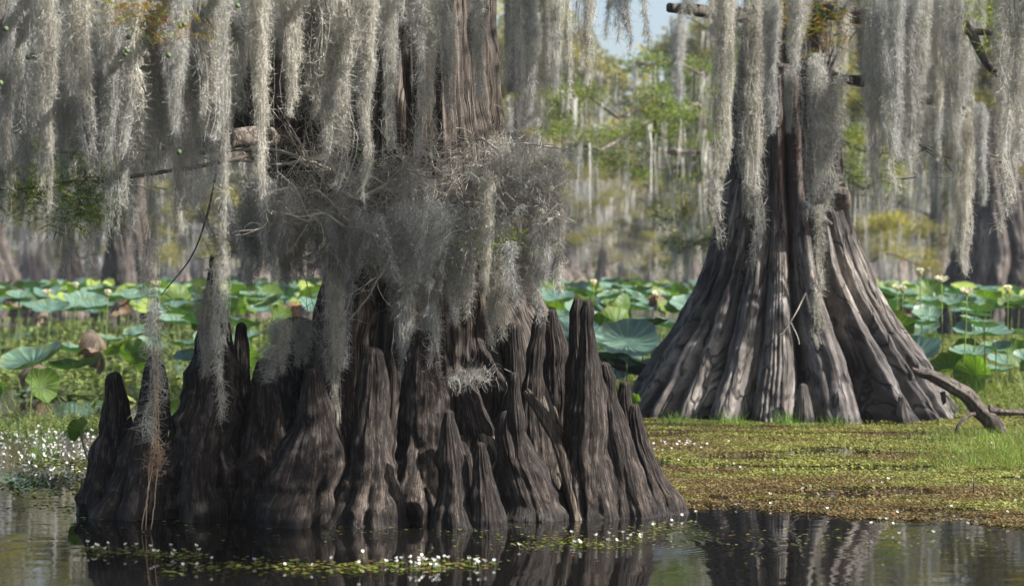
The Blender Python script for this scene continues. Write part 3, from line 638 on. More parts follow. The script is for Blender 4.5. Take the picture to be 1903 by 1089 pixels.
cs = [W(r5.uniform(-10, 210), r5.uniform(300, 415), r5.uniform(11.0, 11.8)) for _ in range(30)] + [W(r5.uniform(80, 380), r5.uniform(90, 330), r5.uniform(12.5, 14.5)) for _ in range(14)]
foliage_part('foliage', cs, 900, (.05, .08, .03), 5, FC, PL)
branch_part([W(-60, 355, 11.4), W(60, 350, 11.4), W(150, 335, 11.6), W(230, 330, 12), W(420, 300, 12.8), W(520, 270, 13.4)], .004, .016, 'twig_dark')
foliage_part('rusty_foliage', [W(r5.uniform(200, 380), r5.uniform(-10, 70), r5.uniform(9.6, 10.4)) for _ in range(8)], 110, (.05, .06, .035), 8, FC, PL, cols=((1.6, .9, .3), (1.4, 1.2, .5), (2.2, .55, .25)))
foliage_part('foliage', [W(r5.uniform(520, 720), r5.uniform(255, 360), 12.1) for _ in range(6)] + [W(r5.uniform(850, 960), r5.uniform(390, 460), 12.0) for _ in range(4)], 70, (.04, .04, .03), 9, FC, PL, cols=((1.5, 1.6, .9),))
def cone(px, py, D):
    a, b = np.meshgrid(np.linspace(0, 2 * np.pi, 14, endpoint=False), np.linspace(0, np.pi, 9)); r_ = .0125 * (1 + .06 * np.cos(a * 5) * np.sin(b * 5))
    V = np.stack([r_ * np.sin(b) * np.cos(a), r_ * np.sin(b) * np.sin(a), r_ * np.cos(b)], -1).reshape(-1, 3) + W(px, py, D) - np.array(PL)
    obj('cone', mesh('cone', V, grid_faces(9, 14)[:, ::-1], col=np.ones((126, 3))), FC, M['cone'])
for q in [(98, 97), (103, 91), (237, 96), (233, 102), (240, 70), (336, 50), (343, 47), (314, 104), (12, 55), (53, 107), (62, 104), (2, 155), (442, 12), (333, 283), (418, 30)]: cone(q[0], q[1], 9.9)
# unseen crown high above the view, its leaf layers shaped to shade the knees
def crown(parent, pl, centers, n, spread, seed, size=.05, mat='fol'):
    r = np.random.default_rng(seed); c = np.array(centers); P = c[r.integers(0, len(c), n)] + r.normal(size=(n, 3)) * spread - np.array(pl)
    a = nrm(r.normal(size=(n, 3))) * size * r.uniform(.5, 1.3, (n, 1)); b = nrm(np.cross(a, r.normal(size=(n, 3)))) * size * .35
    V = np.stack([P - b, P + b, P + a], 1).reshape(-1, 3)
    tn = (.65 + .7 * r.uniform(size=(n, 1))) * np.array([1, 1, 1]); yel = r.uniform(size=(n, 1)) < .22; tn = np.where(yel, tn * np.array([1.7, 1.15, .6]), tn)
    return obj('crown', mesh('crown', V, np.arange(3 * n).reshape(-1, 3), False, col=np.repeat(tn, 3, 0)), parent, M[mat])
CS = [(r5.uniform(1.3, 2.95), r5.uniform(8.8, 12.2), r5.uniform(3.65, 4.1)) for _ in range(58)]
crown(FC, PL, CS, 17000, (.16, .18, .08), 77, .07)
CSb = [(r5.uniform(-3.2, 4.5), r5.uniform(12, 16), r5.uniform(4.6, 7.5)) for _ in range(50)]
crown(FC, PL, CSb, 9000, (.3, .3, .15), 79, .07)
CSc = [(r5.uniform(-7, .2), r5.uniform(5, 17), r5.uniform(5.2, 8)) for _ in range(130)]  # leaves added overhead on the left, out of view, to block sky light
crown(FC, PL, CSc, 30000, (.4, .4, .2), 80, .11)
CS = CS + CSb + CSc
mb = MB()
for k in range(34):
    c_ = CS[r5.integers(0, len(CS))]; c = limb_curve((WX(790, 13.3), 13.3, r5.uniform(3.6, 6)), c_, .1, 16, .05, r5); tube(mb, c - np.array(PL), np.linspace(.06, .012, 16), 6)
obj('limb', mb.mesh('limb'), FC, M['limb'])

# ------------------------------------------------------------------ right cypress
RCx, RD = WX(1472, 20.9), 20.9
RC = obj('bald_cypress', None, label='right cypress with a wide sunlit fluted base and a strip of bare red wood', cat='tree', loc=(RCx, RD, 0)); RL = (RCx, RD, 0)
col_obj('trunk', [(-900, 1415, 1520), (-300, 1402, 1530), (0, 1392, 1540), (100, 1380, 1546), (160, 1372, 1550), (280, 1364, 1556), (360, 1354, 1564), (440, 1338, 1586), (520, 1312, 1614), (600, 1274, 1660), (680, 1228, 1716), (740, 1192, 1750), (785, 1168, 1778)],
        RD, M['bark_right'], RC, ploc=RL, nth=1100, nz=460, lobes=29, amp=.44, wz=.2, depth=.95, seed=44, fib=.016, fine=(83, .035), lumps=.02, rope=.004, cap=False, zs_flute=5.2, pw=.8, redband=(1440, 1488, 130, 400), sharp=.62)
def rb(pts, r0, r1, mt='limb', D=19.5, name='limb', sides=10, n=44): return branch_part([W(p[0], p[1], p[2] if len(p) > 2 else D) for p in pts], r0, r1, mt, name, sides, RC, RL, .07, n)
rb([(1450, 128, 20.2), (1500, 130, 19.6), (1560, 146), (1640, 158), (1700, 182), (1760, 190), (1800, 216), (1815, 225)], .055, .04)
rb([(1780, 200), (1800, 215), (1822, 217)], .03, .05)
rb([(1540, 20, 20.5), (1600, 32), (1680, 48), (1760, 56), (1842, 62)], .09, .03)
rb([(1795, 40), (1815, 85), (1835, 122), (1870, 150), (1920, 190)], .045, .03)
rb([(1400, 30, 20.6), (1340, 28, 19.8), (1290, 20, 19.5), (1243, 15, 19.3)], .08, .045)
rb([(1490, 372, 19.9), (1510, 388, 19.8), (1545, 416, 19.6)], .022, .014, 'twig')
rb([(1488, 375, 19.9), (1484, 350, 19.8), (1488, 322, 19.8)], .012, .006, 'twig')
rb([(1560, 375, 20.3), (1560, 355, 20.1), (1545, 350, 20.3)], .10, .07, 'limb', name='burl', n=12)
rb([(1540, 130, 19.5), (1560, 95, 19.4), (1590, 60, 19.4)], .012, .005, 'twig_dark'); rb([(1536, 125, 19.5), (1545, 100, 19.4), (1550, 85, 19.4)], .01, .004, 'twig_dark')
rb([(1680, 250), (1720, 275), (1745, 290), (1760, 300)], .008, .005, 'twig_dark'); rb([(1745, 290), (1800, 300), (1860, 290)], .006, .003, 'twig_dark')
rb([(1430, 133, 19.4), (1455, 128, 19.3), (1480, 130, 19.3)], .05, .045, 'limb')
rb([(1497, 545, 19.2), (1480, 580, 19.1), (1458, 615, 19.1), (1450, 622, 19.1)], .006, .004, 'twig', name='dead_twig'); rb([(1470, 600, 19.1), (1482, 625, 19.1), (1486, 640, 19.1)], .005, .003, 'twig', name='dead_twig')
mb = MB()
for q in [(1560, 270), (1610, 300), (1680, 250), (1720, 275), (1760, 300), (1700, 330), (1840, 290), (1590, 190), (1880, 160), (1835, 122)]:
    twigs(mb, W(q[0], q[1], 19.6) - np.array(RL), (r9.normal() * .8, r9.normal() * .4, -.35), .75, .007, 2, r9, 3, .4)
obj('twig', mb.mesh('twig'), RC, M['twig_dark'])
foliage_part('rusty_foliage', [W(r5.uniform(1440, 1570), r5.uniform(-10, 95), r5.uniform(17.5, 18.6)) for _ in range(12)], 170, (.09, .09, .06), 12, RC, RL, L=.2, ll=.018, lw=.003, cols=((1.8, .7, .35), (1.3, 1.2, .5), (2.0, .8, .4)))
foliage_part('foliage', [W(r5.uniform(1780, 1920), r5.uniform(-20, 70), r5.uniform(18, 20)) for _ in range(10)] + [W(r5.uniform(1560, 1700), r5.uniform(170, 330), r5.uniform(22, 24)) for _ in range(12)], 500, (.16, .14, .09), 13, RC, RL, L=.22, ll=.02, lw=.003, cols=((1.2, 1.2, .8), (1.5, 1.3, .6)))
CS2 = [(r5.uniform(.6, 8), r5.uniform(17.5, 24), r5.uniform(5.2, 9)) for _ in range(60)]
crown(RC, RL, CS2, 5000, (.3, .3, .15), 78, .08)
mb = MB(); TR = []
for k in range(26):
    c_ = CS2[r5.integers(0, len(CS2))]; c = limb_curve((RCx, RD, r5.uniform(4, 6)), c_, .1, 16, .05, r5); tube(mb, c - np.array(RL), np.linspace(.08, .015, 16), 6)
for tx, ty_, D in ((1930, 0, 17.4), (1650, 0, 17.4), (1340, 0, 17.2), (1900, 0, 20), (1760, 0, 22.5), (1600, 0, 18.4), (1450, 0, 17.0)):
    c = limb_curve((RCx, RD, 4.7), (WX(tx, D), D, 1.4 + HY / F * D + .25), .15, 24, .04, r5); tube(mb, c - np.array(RL), np.linspace(.07, .02, 24), 7); TR.extend(list(c))
TR = np.array(TR)
for (x, y, z) in TOPS:
    if y > 16.9 and x > 1.2 and z > 3.5:
        d = np.linalg.norm(TR - np.array([x, y, z]), axis=1); q = TR[np.argmin(d)]; c = limb_curve(q, (x, y, z + .01), .03, 10, .05); tube(mb, c - np.array(RL), np.linspace(.018, .006, 10), 5)
obj('limb', mb.mesh('limb'), RC, M['limb'])
for rows, lb, s_ in (([(712, 1488, 1498), (725, 1484, 1502), (750, 1480, 1508), (790, 1474, 1516)], 'small pale knee at the foot of the right cypress', 3), ([(752, 1488, 1496), (770, 1484, 1500), (790, 1480, 1506)], 'tiny knee beside the small pale one', 4), ([(735, 1671, 1680), (760, 1668, 1686), (790, 1664, 1694)], 'low knee at the right side of the fluted base', 5)):
    col_obj('cypress_knee', rows, 19.35, M['bark_right'], label=lb, cat='cypress knee', group='knees of the right cypress', nth=60, nz=60, seed=s_, amp=.2)

# driftwood
_t = tube
DW = obj('driftwood', None, label='bare grey driftwood limb arching over the algae at the right', cat='driftwood', loc=tuple(W(1860, 800, 18))); DL = tuple(DW.location)
def dw(pts, rr, nm='branch', n=110):
    m_ = MB(); c = spline([W(*p) for p in pts], n); tube(m_, c - np.array(DL), np.interp(np.linspace(0, 1, n), np.linspace(0, 1, len(rr)), rr), 30, .09, rg); return obj(nm, m_.mesh(nm), DW, M['drift'])
dw([(1695, 685, 18), (1712, 694, 18), (1730, 697, 18), (1752, 708, 18), (1775, 722, 18), (1800, 738, 18), (1822, 762, 18), (1845, 785, 18), (1858, 808, 18), (1860, 832, 18)], [.012, .032, .044, .05, .055, .062, .068, .07, .066, .06], 'trunk_log')
dw([(1838, 762, 18), (1870, 766, 18), (1920, 768, 18)], [.04, .025, .02]); dw([(1825, 768, 18), (1800, 772, 17.9), (1782, 790, 17.8), (1775, 812, 17.8)], [.018, .015, .014, .01])
dw([(1752, 728, 18), (1755, 745, 18), (1753, 752, 18)], [.02, .02, .004]); dw([(1862, 820, 18), (1890, 822, 17.9), (1930, 826, 17.9)], [.09, .07, .05])

# ------------------------------------------------------------------ floating mat
def scatter_leaves(P, size, rng, cols, lift=.006, tiltmax=.35, sides=4):
    n = len(P); a = rng.uniform(0, 6.28, n); s = size * rng.uniform(.5, 1.3, n)
    ex = np.stack([np.cos(a), np.sin(a), rng.normal(size=n) * tiltmax], -1) * s[:, None]
    ey = np.stack([-np.sin(a), np.cos(a), rng.normal(size=n) * tiltmax], -1) * (s * .7)[:, None]
    Pz = P + np.array([0, 0, lift]) + np.stack([np.zeros(n), np.zeros(n), np.abs(rng.normal(size=n)) * size * .25 + size * .2], -1)
    V = np.stack([Pz - ex, Pz - ey, Pz + ex, Pz + ey], 1).reshape(-1, 3)
    return V, np.arange(4 * n).reshape(-1, 4), np.repeat(cols, 4, 0)
def matd(x, y):   # nearness to the inside of the algae mat (positive inside)
    px = x / y * F + CX; py = HY + F * H / y
    edge = np.interp(px, [1195, 1230, 1290, 1330, 1420, 1560, 1650, 1760, 1903, 2100], [800, 925, 938, 942, 945, 956, 966, 975, 985, 1000])
    return (edge - py) / 12 + 1.2 * fbm(np.stack([x * 3, y * 3, 0 * x], -1), 3, 3)
r7 = np.random.default_rng(17)
N = 230000
y = 11.2 + (23 - 11.2) * r7.uniform(size=N) ** 1.35; x = WX(r7.uniform(1150, 2000, N), y)
md = matd(x, y); hol = fbm(np.stack([x * 1.6, y * 2.6, 0 * x], -1), 71, 3); ok = (md > 0) & (r7.uniform(size=N) < np.clip(md * .55 + .25, 0, 1)) & (r7.uniform(size=N) < np.clip(1.15 - 2.2 * np.clip(hol - .12, 0, 1), .12, 1)); x, y = x[ok], y[ok]
n1 = fbm(np.stack([x * .9, y * 1.5, 0 * x], -1), 8, 3); n2 = fbm(np.stack([x * 4, y * 4, 0 * x], -1), 11, 2)
gy = np.clip(.5 + 1.1 * n1 + .5 * n2 + (y - 13.5) * .06, 0, 1)[:, None]
cols = (1 - gy) * np.array([.13, .10, .045]) + gy * np.array([.18, .20, .055])
cols *= r7.uniform(.45, 1.4, (len(x), 1)); red = r7.uniform(size=(len(x), 1)) < .06; cols = np.where(red, [.16, .07, .03], cols)
V, Q, cc = scatter_leaves(np.stack([x, y, 0 * x], -1), .0105, r7, cols)
gr, gc = 120, 150
YY, XX = np.meshgrid(np.linspace(11.2, 23, gr), np.linspace(0, 1, gc), indexing='ij'); XX = WX(1150 + 850 * XX, YY)
G = np.stack([XX, YY, np.full_like(XX, .004)], -1).reshape(-1, 3); gf = grid_faces(gr, gc, False); inside = (matd(XX.ravel(), YY.ravel()) > .9) & (fbm(np.stack([XX.ravel() * 1.6, YY.ravel() * 2.6, 0 * XX.ravel()], -1), 71, 3) < .30)
gf = gf[inside[gf].all(1)]
mb = MB(); mb.add(G, q=gf, c=(.075, .06, .022)); mb.add(V, q=Q, c=cc)
obj('algae_mat', mb.mesh('algae_mat', False), mat=M['weed'], label='olive and gold carpet of floating fern covering the water at the right', cat='floating fern', kind='stuff')

# weed among the lotus, left and middle: low mats with grasses
def weedfield(name, N, pxr, yr, size, c0, c1, dens, label, seed, pw=1.5):
    r = np.random.default_rng(seed); y = yr[0] + (yr[1] - yr[0]) * r.uniform(size=N) ** pw; x = WX(r.uniform(pxr[0], pxr[1], N), y)
    n = fbm(np.stack([x * .8, y * 1.1, 0 * x], -1), seed, 3); ok = n * .5 + .5 > 1 - dens - .15 * r.uniform(size=N); x, y = x[ok], y[ok]
    ok = r.uniform(size=len(x)) < np.clip((y - yr[0]) / 2.5, .05, 1); x, y = x[ok], y[ok]
    g = r.uniform(size=(len(x), 1)); cols = (np.array(c0) * (1 - g) + np.array(c1) * g) * r.uniform(.6, 1.3, (len(x), 1))
    V, Q, cc = scatter_leaves(np.stack([x, y, 0 * x], -1), size, r, cols); mb = MB(); mb.add(V, q=Q, c=cc)
    obj(name, mb.mesh(name, False), mat=M['weed'], label=label, cat='floating weed', kind='stuff')
weedfield('floating_weed', 45000, (-150, 1240), (22, 60), .05, (.08, .13, .03), (.17, .20, .06), .40, 'green weed covering the water among the far lotus', 61)
weedfield('floating_weed', 15000, (-80, 330), (13.2, 21), .016, (.10, .13, .04), (.17, .18, .07), .34, 'patchy floating weed on the water left of the knees', 62)
weedfield('floating_weed', 30000, (1640, 2050), (21, 45), .04, (.09, .14, .03), (.20, .21, .05), .62, 'green weed on the water right of the fluted tree', 63)
# foreground strips of floating leaves
def strip(pts, n, sx, sy, seed, label, size=.016):
    r = np.random.default_rng(seed); c = np.array([[WX(px, Df(py)), Df(py)] for px, py in pts]); seg = spline(np.c_[c, np.zeros(len(c))], 200)
    P = seg[r.integers(0, 200, n)] + np.stack([r.normal(size=n) * sx, r.normal(size=n) * sy, np.zeros(n)], -1); P[:, 2] = 0
    g = r.uniform(size=(n, 1)); cols = (np.array([.07, .11, .02]) * (1 - g) + np.array([.20, .22, .05]) * g); cols = np.where(r.uniform(size=(n, 1)) < .15, [.16, .09, .03], cols)
    V, Q, cc = scatter_leaves(P, size, r, cols, .003, .12); mb = MB(); mb.add(V, q=Q, c=cc)
    obj('floating_leaves', mb.mesh('floating_leaves', False), mat=M['weed'], label=label, cat='floating leaves', kind='stuff')
    return P
S1 = strip([(155, 1025), (220, 1028), (290, 1033), (370, 1038)], 260, .05, .09, 71, 'left raft of floating leaves in the dark front water')
S2 = strip([(310, 1062), (480, 1052), (600, 1058), (700, 1056), (800, 1056), (900, 1048)], 620, .06, .11, 72, 'long raft of floating leaves in the dark front water')
S3 = strip([(960, 1020), (1040, 1008), (1130, 1015), (1220, 990), (1260, 975)], 420, .07, .14, 73, 'raft of floating leaves in front of the right knees', .012)
S4 = strip([(140, 985), (500, 975), (900, 992), (1200, 1000), (1600, 1010), (1900, 1000)], 700, .35, .32, 74, 'stray floating leaves scattered over the front water', .012)
S5 = strip([(0, 950), (60, 942), (120, 938), (130, 960)], 160, .08, .1, 75, 'stray floating leaves at the left edge')

# ------------------------------------------------------------------ lotus
def leaf_mesh(seed, Rr, cup, wave, tilt, droop=0):
    r = np.random.default_rng(seed); nr, na = 12, 96; a = np.linspace(0, 2 * np.pi, na, endpoint=False); q = np.linspace(0, 1, nr)[:, None]
    rim = 1 + .06 * np.sin(3 * a + r.uniform(0, 6)) + .04 * np.sin(7 * a + r.uniform(0, 6)); rr = Rr * q * rim
    z = cup * Rr * q ** 2 + wave * Rr * q ** 3 * (np.sin(2 * a + r.uniform(0, 6)) + .6 * np.sin(5 * a + r.uniform(0, 6)) + .35 * np.sin(9 * a + r.uniform(0, 6))) - droop * Rr * q ** 2.2
    vein = -.03 * Rr * np.abs(np.cos(a * 10)) ** 6 * np.sin(np.pi * q)
    x = rr * np.cos(a) * (1 - .35 * droop * q); y_ = rr * np.sin(a) * (1 - .35 * droop * q); P = np.stack([x, y_, z + vein + 0 * x], -1).reshape(-1, 3)
    ct, st = math.cos(tilt), math.sin(tilt); P = np.stack([P[:, 0] * ct + P[:, 2] * st, P[:, 1], -P[:, 0] * st + P[:, 2] * ct], -1)
    sh = (.80 + .55 * np.abs(np.cos(a * 8)) ** 14)[None] * np.ones((nr, 1)); sh = np.repeat(sh.reshape(-1, 1), 3, 1) * np.array([1, 1, .95])
    ed_ = np.clip((np.broadcast_to(q, (nr, na)) - .86 - .10 * np.sin(a * 3 + seed)[None] - .08 * np.sin(a * 11 + seed * 2)[None]) * 9, 0, 1).reshape(-1, 1); sh = sh * (1 - ed_) + ed_ * np.array([1.3, 1.0, .6]) * (.8 if seed % 2 else 1) if seed % 3 else sh
    return mesh('blade', P, grid_faces(nr, na), True, col=sh)
def stalk_mesh(hh, bend, r=.006):
    m_ = MB(); tube(m_, spline([(0, 0, 0), (bend * .3, bend * .1, -hh * .5), (bend, bend * .4, -hh - .1)], 10), r, 6); return m_.mesh('stalk')
LF = {'b': [leaf_mesh(i, 1, .20 + .06 * (i % 3), .05, [.0, .15, .3, .45][i % 4]) for i in range(6)],
      'l': [leaf_mesh(20 + i, 1, .35, .10, [.5, .9, 1.2, .25, 1.35][i % 5]) for i in range(5)],
      'd': [leaf_mesh(40 + i, 1, .05, .16, .5 + .3 * i, .6) for i in range(4)]}
MK = {'b': M['leaf_blue'], 'l': M['leaf_lime'], 'd': M['leaf_dead']}
for k, l in LF.items():
    for m in l: m.materials.append(MK[k])
SM = [stalk_mesh(1, b) for b in (-.12, .05, .14)]
for m in SM: m.materials.append(M['stalk'])
LN = {'b': 'blue-green', 'l': 'bright yellow-green', 'd': 'withered brown'}
LS = {'b': 'broad dished', 'l': 'young upturned', 'd': 'drooping dry'}
def lotus(px, D, h, rad, kind, where, label=None, az=None, mi=None):
    o = obj('lotus_plant', None, label=label or f'{LN[kind]} {LS[kind]} lotus leaf on its stalk in the field {where}', cat='lotus', group=f'{LN[kind]} lotus leaves {where}', loc=(WX(px, D), D, 0))
    b = obj('leaf', rm.choice(LF[kind]) if mi is None else LF[kind][mi], o); b.location = (0, 0, h); b.scale = (rad, rad, rad); b.rotation_euler = (R(rm.uniform(-12, 12)), R(rm.uniform(-12, 12)), (-1.57 + rm.uniform(-1.2, 1.2) if kind == 'b' else rm.uniform(0, 6.28)) if az is None else az)
    s = obj('stalk', rm.choice(SM), o); s.location = (0, 0, h); s.scale = (1, 1, h); s.rotation_euler = (0, 0, rm.uniform(0, 6))
lotus(60, 19.8, .52, .31, 'b', 'at the left', 'large blue-green lotus leaf standing alone over open water at the left', -1.9, 2)
lotus(75, 20.1, .30, .17, 'l', 'at the left', 'small lime lotus leaf just under the large blue-green one')
lotus(148, 14.0, .34, .085, 'l', 'at the left', 'tiny lime lotus leaf rising beside the leftmost knee', 2.6, 4)
lotus(180, 25, .62, .21, 'd', 'at the left', 'big withered brown lotus leaf folded like a cup among the left field')
lotus(185, 24.5, .42, .22, 'd', 'at the left', 'smaller withered lotus leaf under the big brown one')
lotus(1165, 20.6, .70, .32, 'b', 'between the trees', 'large blue-green lotus leaf nearest the tall right knees', -1.3, 3)
lotus(1180, 14.6, .50, .05, 'l', 'between the trees', 'tiny lime lotus leaf touching the rightmost knees')
lotus(0, 20.5, .22, .10, 'l', 'at the left', 'tiny lime lotus leaf at the left edge')
def field(n, pxr, Dr, where, mix, pw=1.0):
    for i in range(n):
        for _ in range(30):
            D = Dr[0] + (Dr[1] - Dr[0]) * rm.random() ** pw; px = rm.uniform(*pxr)
            if fbm(np.array([[WX(px, D) * .8, D * .35, 2.0]]), 91, 2)[0] > rm.uniform(-.35, .25): break
        k = rm.choices(['b', 'l', 'd'], mix)[0]
        h = (rm.uniform(.42, .9) if rm.random() < .75 else rm.uniform(.2, .5)) if k != 'd' else rm.uniform(.25, .65)
        if D > 30: h = rm.uniform(.7, 1.0)
        lotus(px, D, h, rm.uniform(.14, .36) * (.8 if k == 'l' else 1), k, where)
field(78, (-40, 540), (23.5, 42), 'at the left', (6, 1.7, 1.2), 1.0)
field(92, (985, 1290), (20.5, 46), 'between the trees', (6, 2.2, .5), 1.3)
field(78, (1640, 1960), (22.5, 44), 'at the right', (5, 3.4, .5), 1.2)
for i in range(34):  # floating flat leaves left
    px = rm.uniform(-20, 330); D = rm.uniform(15, 24)
# far lotus as one mass
def far_lotus():
    r = np.random.default_rng(5); mb = MB(); n = 1500; D = 42 + 40 * r.uniform(size=n); x = WX(r.uniform(-100, 2000, n), D); h = r.uniform(.6, .95, n)
    a = np.linspace(0, 2 * np.pi, 10, endpoint=False)
    for i in range(n):
        rr = r.uniform(.2, .38); t = r.normal(size=2) * .25
        ring = np.stack([x[i] + rr * np.cos(a), D[i] + rr * np.sin(a), h[i] + .06 * np.sin(2 * a + i) + t[0] * rr * np.cos(a) + t[1] * rr * np.sin(a)], -1)
        V = np.vstack([ring, [[x[i], D[i], h[i] - .06]]]); k = np.arange(10)
        c = (1, 1, 1) if r.uniform() < .6 else (2.0, 1.5, .4)
        mb.add(V, t=np.stack([k, (k + 1) % 10, np.full(10, 10)], -1), c=c)
    obj('lotus_field', mb.mesh('lotus_field'), mat=M['leaf_blue'], label='far lotus leaves merging into one green band below the tree line', cat='lotus', kind='stuff')
far_lotus()
# lotus blooms
def petals_mesh(n, L, wd, open_, seed):
    r = np.random.default_rng(seed); mb = MB()
    for i in range(n):
        a = i * 2.4; up = open_ + .5 * (i / n); t = np.linspace(0, 1, 6)[:, None]; s = np.linspace(-1, 1, 5)[None]
        wv = wd * np.sin(np.pi * np.clip(t * .85 + .12, 0, 1)) ** .8; u = t * L; rad = u * math.cos(up) ; z = u * math.sin(up) + .1 * L * t ** 2 + .25 * wd * s ** 2
        X = rad * math.cos(a) - wv * s * math.sin(a); Y = rad * math.sin(a) + wv * s * math.cos(a)
        mb.add(np.stack([X + 0 * s, Y + 0 * s, z + 0 * s], -1).reshape(-1, 3), q=grid_faces(6, 5, False))
    return mb.mesh('petals')
BL = [petals_mesh(16, .12, .035, .45, 1), petals_mesh(14, .11, .04, .9, 2)]
for m in BL: m.materials.append(M['petal'])
m_ = MB(); tube(m_, [(0, 0, 0), (0, 0, .03), (0, 0, .045)], [.012, .03, .028], 12); POD = m_.mesh('pod'); POD.materials.append(M['pod'])
for px, py, D, lb in [(1103, 532, 30, 'lone pale lotus bloom far out between the trees'), (1222, 553, 26, 'open cream lotus bloom left of the fluted tree'), (1750, 526, 24, 'tall cream lotus bloom right of the fluted tree'), (1710, 512, 27, 'closed lotus bloom highest above the right leaves'),
                     (1797, 549, 23, 'large open cream lotus bloom before the dark trunk'), (1668, 540, 28, 'pale lotus bloom beside the right edge of the fluted tree'), (1678, 545, 27, 'second pale lotus bloom among the right leaves'), (1873, 545, 25, 'small lotus bloom near the right edge'),
                     (290, 532, 30, 'cream lotus bloom right of the dark left trunk'), (140, 537, 30, 'yellowish lotus bloom at the left'), (200, 552, 27, 'small yellow lotus bloom at the left'), (88, 548, 32, 'far white lotus bloom near the left edge')]:
    h = WZ(py, D); o = obj('lotus_bloom', None, label=lb, cat='flower', group='lotus blooms', loc=(WX(px, D), D, 0)); b = obj('petals', rm.choice(BL), o); b.location = (0, 0, h); b.scale = (.8, .8, .8); p = obj('seed_pod', POD, o); p.location = (0, 0, h)
    s = obj('stalk', rm.choice(SM), o); s.location = (0, 0, h); s.scale = (1, 1, h); s.rotation_euler = (0, 0, rm.uniform(0, 6))

# small white water flowers
def wf(seed):
    r = np.random.default_rng(seed); mb = MB()
    for i in range(3):
        a = i * 2.094 + r.uniform(0, 1); t = np.linspace(0, 1, 4)[:, None]; s = np.linspace(-1, 1, 5)[None]; wv = .0085 * np.sin(np.pi * np.clip(t * .8 + .15, 0, 1)); u = .012 * t
        mb.add(np.stack([u * math.cos(a) * .8 - wv * s * math.sin(a), u * math.sin(a) * .8 + wv * s * math.cos(a), u * .8 + 0 * s], -1).reshape(-1, 3), q=grid_faces(4, 5, False))
    return mb.mesh('petals')
WF = [wf(i) for i in range(3)]
m_ = MB(); tube(m_, spline([(0, 0, 0), (.003, 0, -.02), (.004, .002, -.045)], 6), .0012, 4); WS = m_.mesh('stem'); WS.materials.append(M['stalk'])
for m in WF: m.materials.append(M['white'])
def wflower(x, y, where, s=1.0):
    o = obj('white_water_flower', None, label='tiny white three-petalled flower ' + where, cat='flower', group='white water flowers ' + where, loc=(x, y, 0)); z = rm.uniform(.015, .05) * s
    b = obj('petals', rm.choice(WF), o); b.location = (0, 0, z); b.scale = (s, s, s); b.rotation_euler = (rm.uniform(-.5, .5), rm.uniform(-.5, .5), rm.uniform(0, 6)); t = obj('stem', WS, o); t.location = (0, 0, z); t.scale = (1, 1, z / .04)
for P, n, wh in ((S1, 16, 'on the left raft of leaves'), (S2, 20, 'on the long raft of leaves'), (S3, 20, 'before the right knees')):
    for i in r7.choice(len(P), n, replace=False): wflower(P[i, 0], P[i, 1], wh)
for i in range(20):
    D = Df(rm.uniform(1045, 1062)); wflower(WX(rm.uniform(735, 810), D) if i < 14 else WX(rm.uniform(870, 902), D), D, 'bunched on the right of the long raft')
for i in range(20):
    D = Df(rm.uniform(828, 850)); wflower(WX(rm.gauss(1260, 28), D), D, 'in the white cluster just right of the knees', 1.1)
for i in range(30):
    py = rm.uniform(800, 1000); D = Df(py); wflower(WX(rm.uniform(1250, 1900), D), D, 'sprinkled over the far part of the algae mat' if py < 890 else 'at the near edge of the algae mat', 1.0)
for i in range(80):
    py = rm.choice([rm.gauss(840, 10), rm.gauss(885, 10), rm.gauss(818, 5)]); D = Df(py); wflower(WX(rm.uniform(-10, 215 - (py - 800) * .6), D), D, 'in the white drift at the left edge' if i > 39 else 'scattered before the lotus at the left edge', 1.25)
r8 = np.random.default_rng(88); n = 380; py = np.concatenate([r8.normal(842, 12, 170), r8.normal(888, 9, 140), r8.normal(815, 6, 70)]); D = F * H / (py - HY); x = WX(r8.uniform(-20, 225, n) - (py - 800) * .2, D)
V, Q, cc = scatter_leaves(np.stack([x, D, 0 * x], -1), .010, r8, np.ones((n, 3)), .025, .8); mb = MB(); mb.add(V, q=Q, c=cc)
obj('white_flower_drift', mb.mesh('white_flower_drift', False), mat=M['white'], label='hundreds of tiny white flowers scattered thickly on the left water', cat='flowers', kind='stuff')

# grasses
def grass(name, n, pxr, Dr, hh, seed, label, dens=1, tint=((1, 1, 1),), wd=.006, kind='stuff', centers=None, spread=.06):
    r = np.random.default_rng(seed); D = r.uniform(Dr[0], Dr[1], n); x = WX(r.uniform(pxr[0], pxr[1], n), D)
    if centers is not None: c = np.array([[WX(a, b), b] for a, b in centers]); k = c[r.integers(0, len(c), n)] + r.normal(size=(n, 2)) * spread; x, D = k[:, 0], k[:, 1]
    elif dens < 1: ok = fbm(np.stack([x * .9, D * .9, 0 * x], -1), seed, 2) * .5 + .5 > 1 - dens; x, D = x[ok], D[ok]
    n = len(x); P = np.stack([x, D, np.full(n, -.02)], -1); o_ = P.mean(0) * [1, 1, 0]; mb = MB()
    ribbons(mb, P - o_, r.normal(size=(n, 3)) * [.4, .4, 0] + [0, 0, 1.2], hh * r.uniform(.4, 1.1, n), 4, .16, wd, r, .12, .85, col=np.array(tint)[r.integers(0, len(tint), n)] * r.uniform(.7, 1.3, (n, 1)))
    return obj(name, mb.mesh(name, False), mat=M['grass'], label=label, cat='grass', kind=kind, loc=tuple(o_))
grass('water_grass', 3800, (1560, 2000), (20, 33), .32, 1, 'fine green water grass right of the fluted tree', .8, ((1, 1, 1), (1.5, 1.2, .8)), .009)
grass('water_grass', 2600, (990, 1240), (20, 34), .34, 2, 'fine green water grass between the two cypresses', .8, ((1, 1, 1), (1.4, 1.2, .8)), .009)
grass('water_grass', 2200, (-60, 600), (21.5, 38), .28, 3, 'low green water plants among the left lotus', .7, ((.9, 1, .9), (1.4, 1.2, .8)), .009)
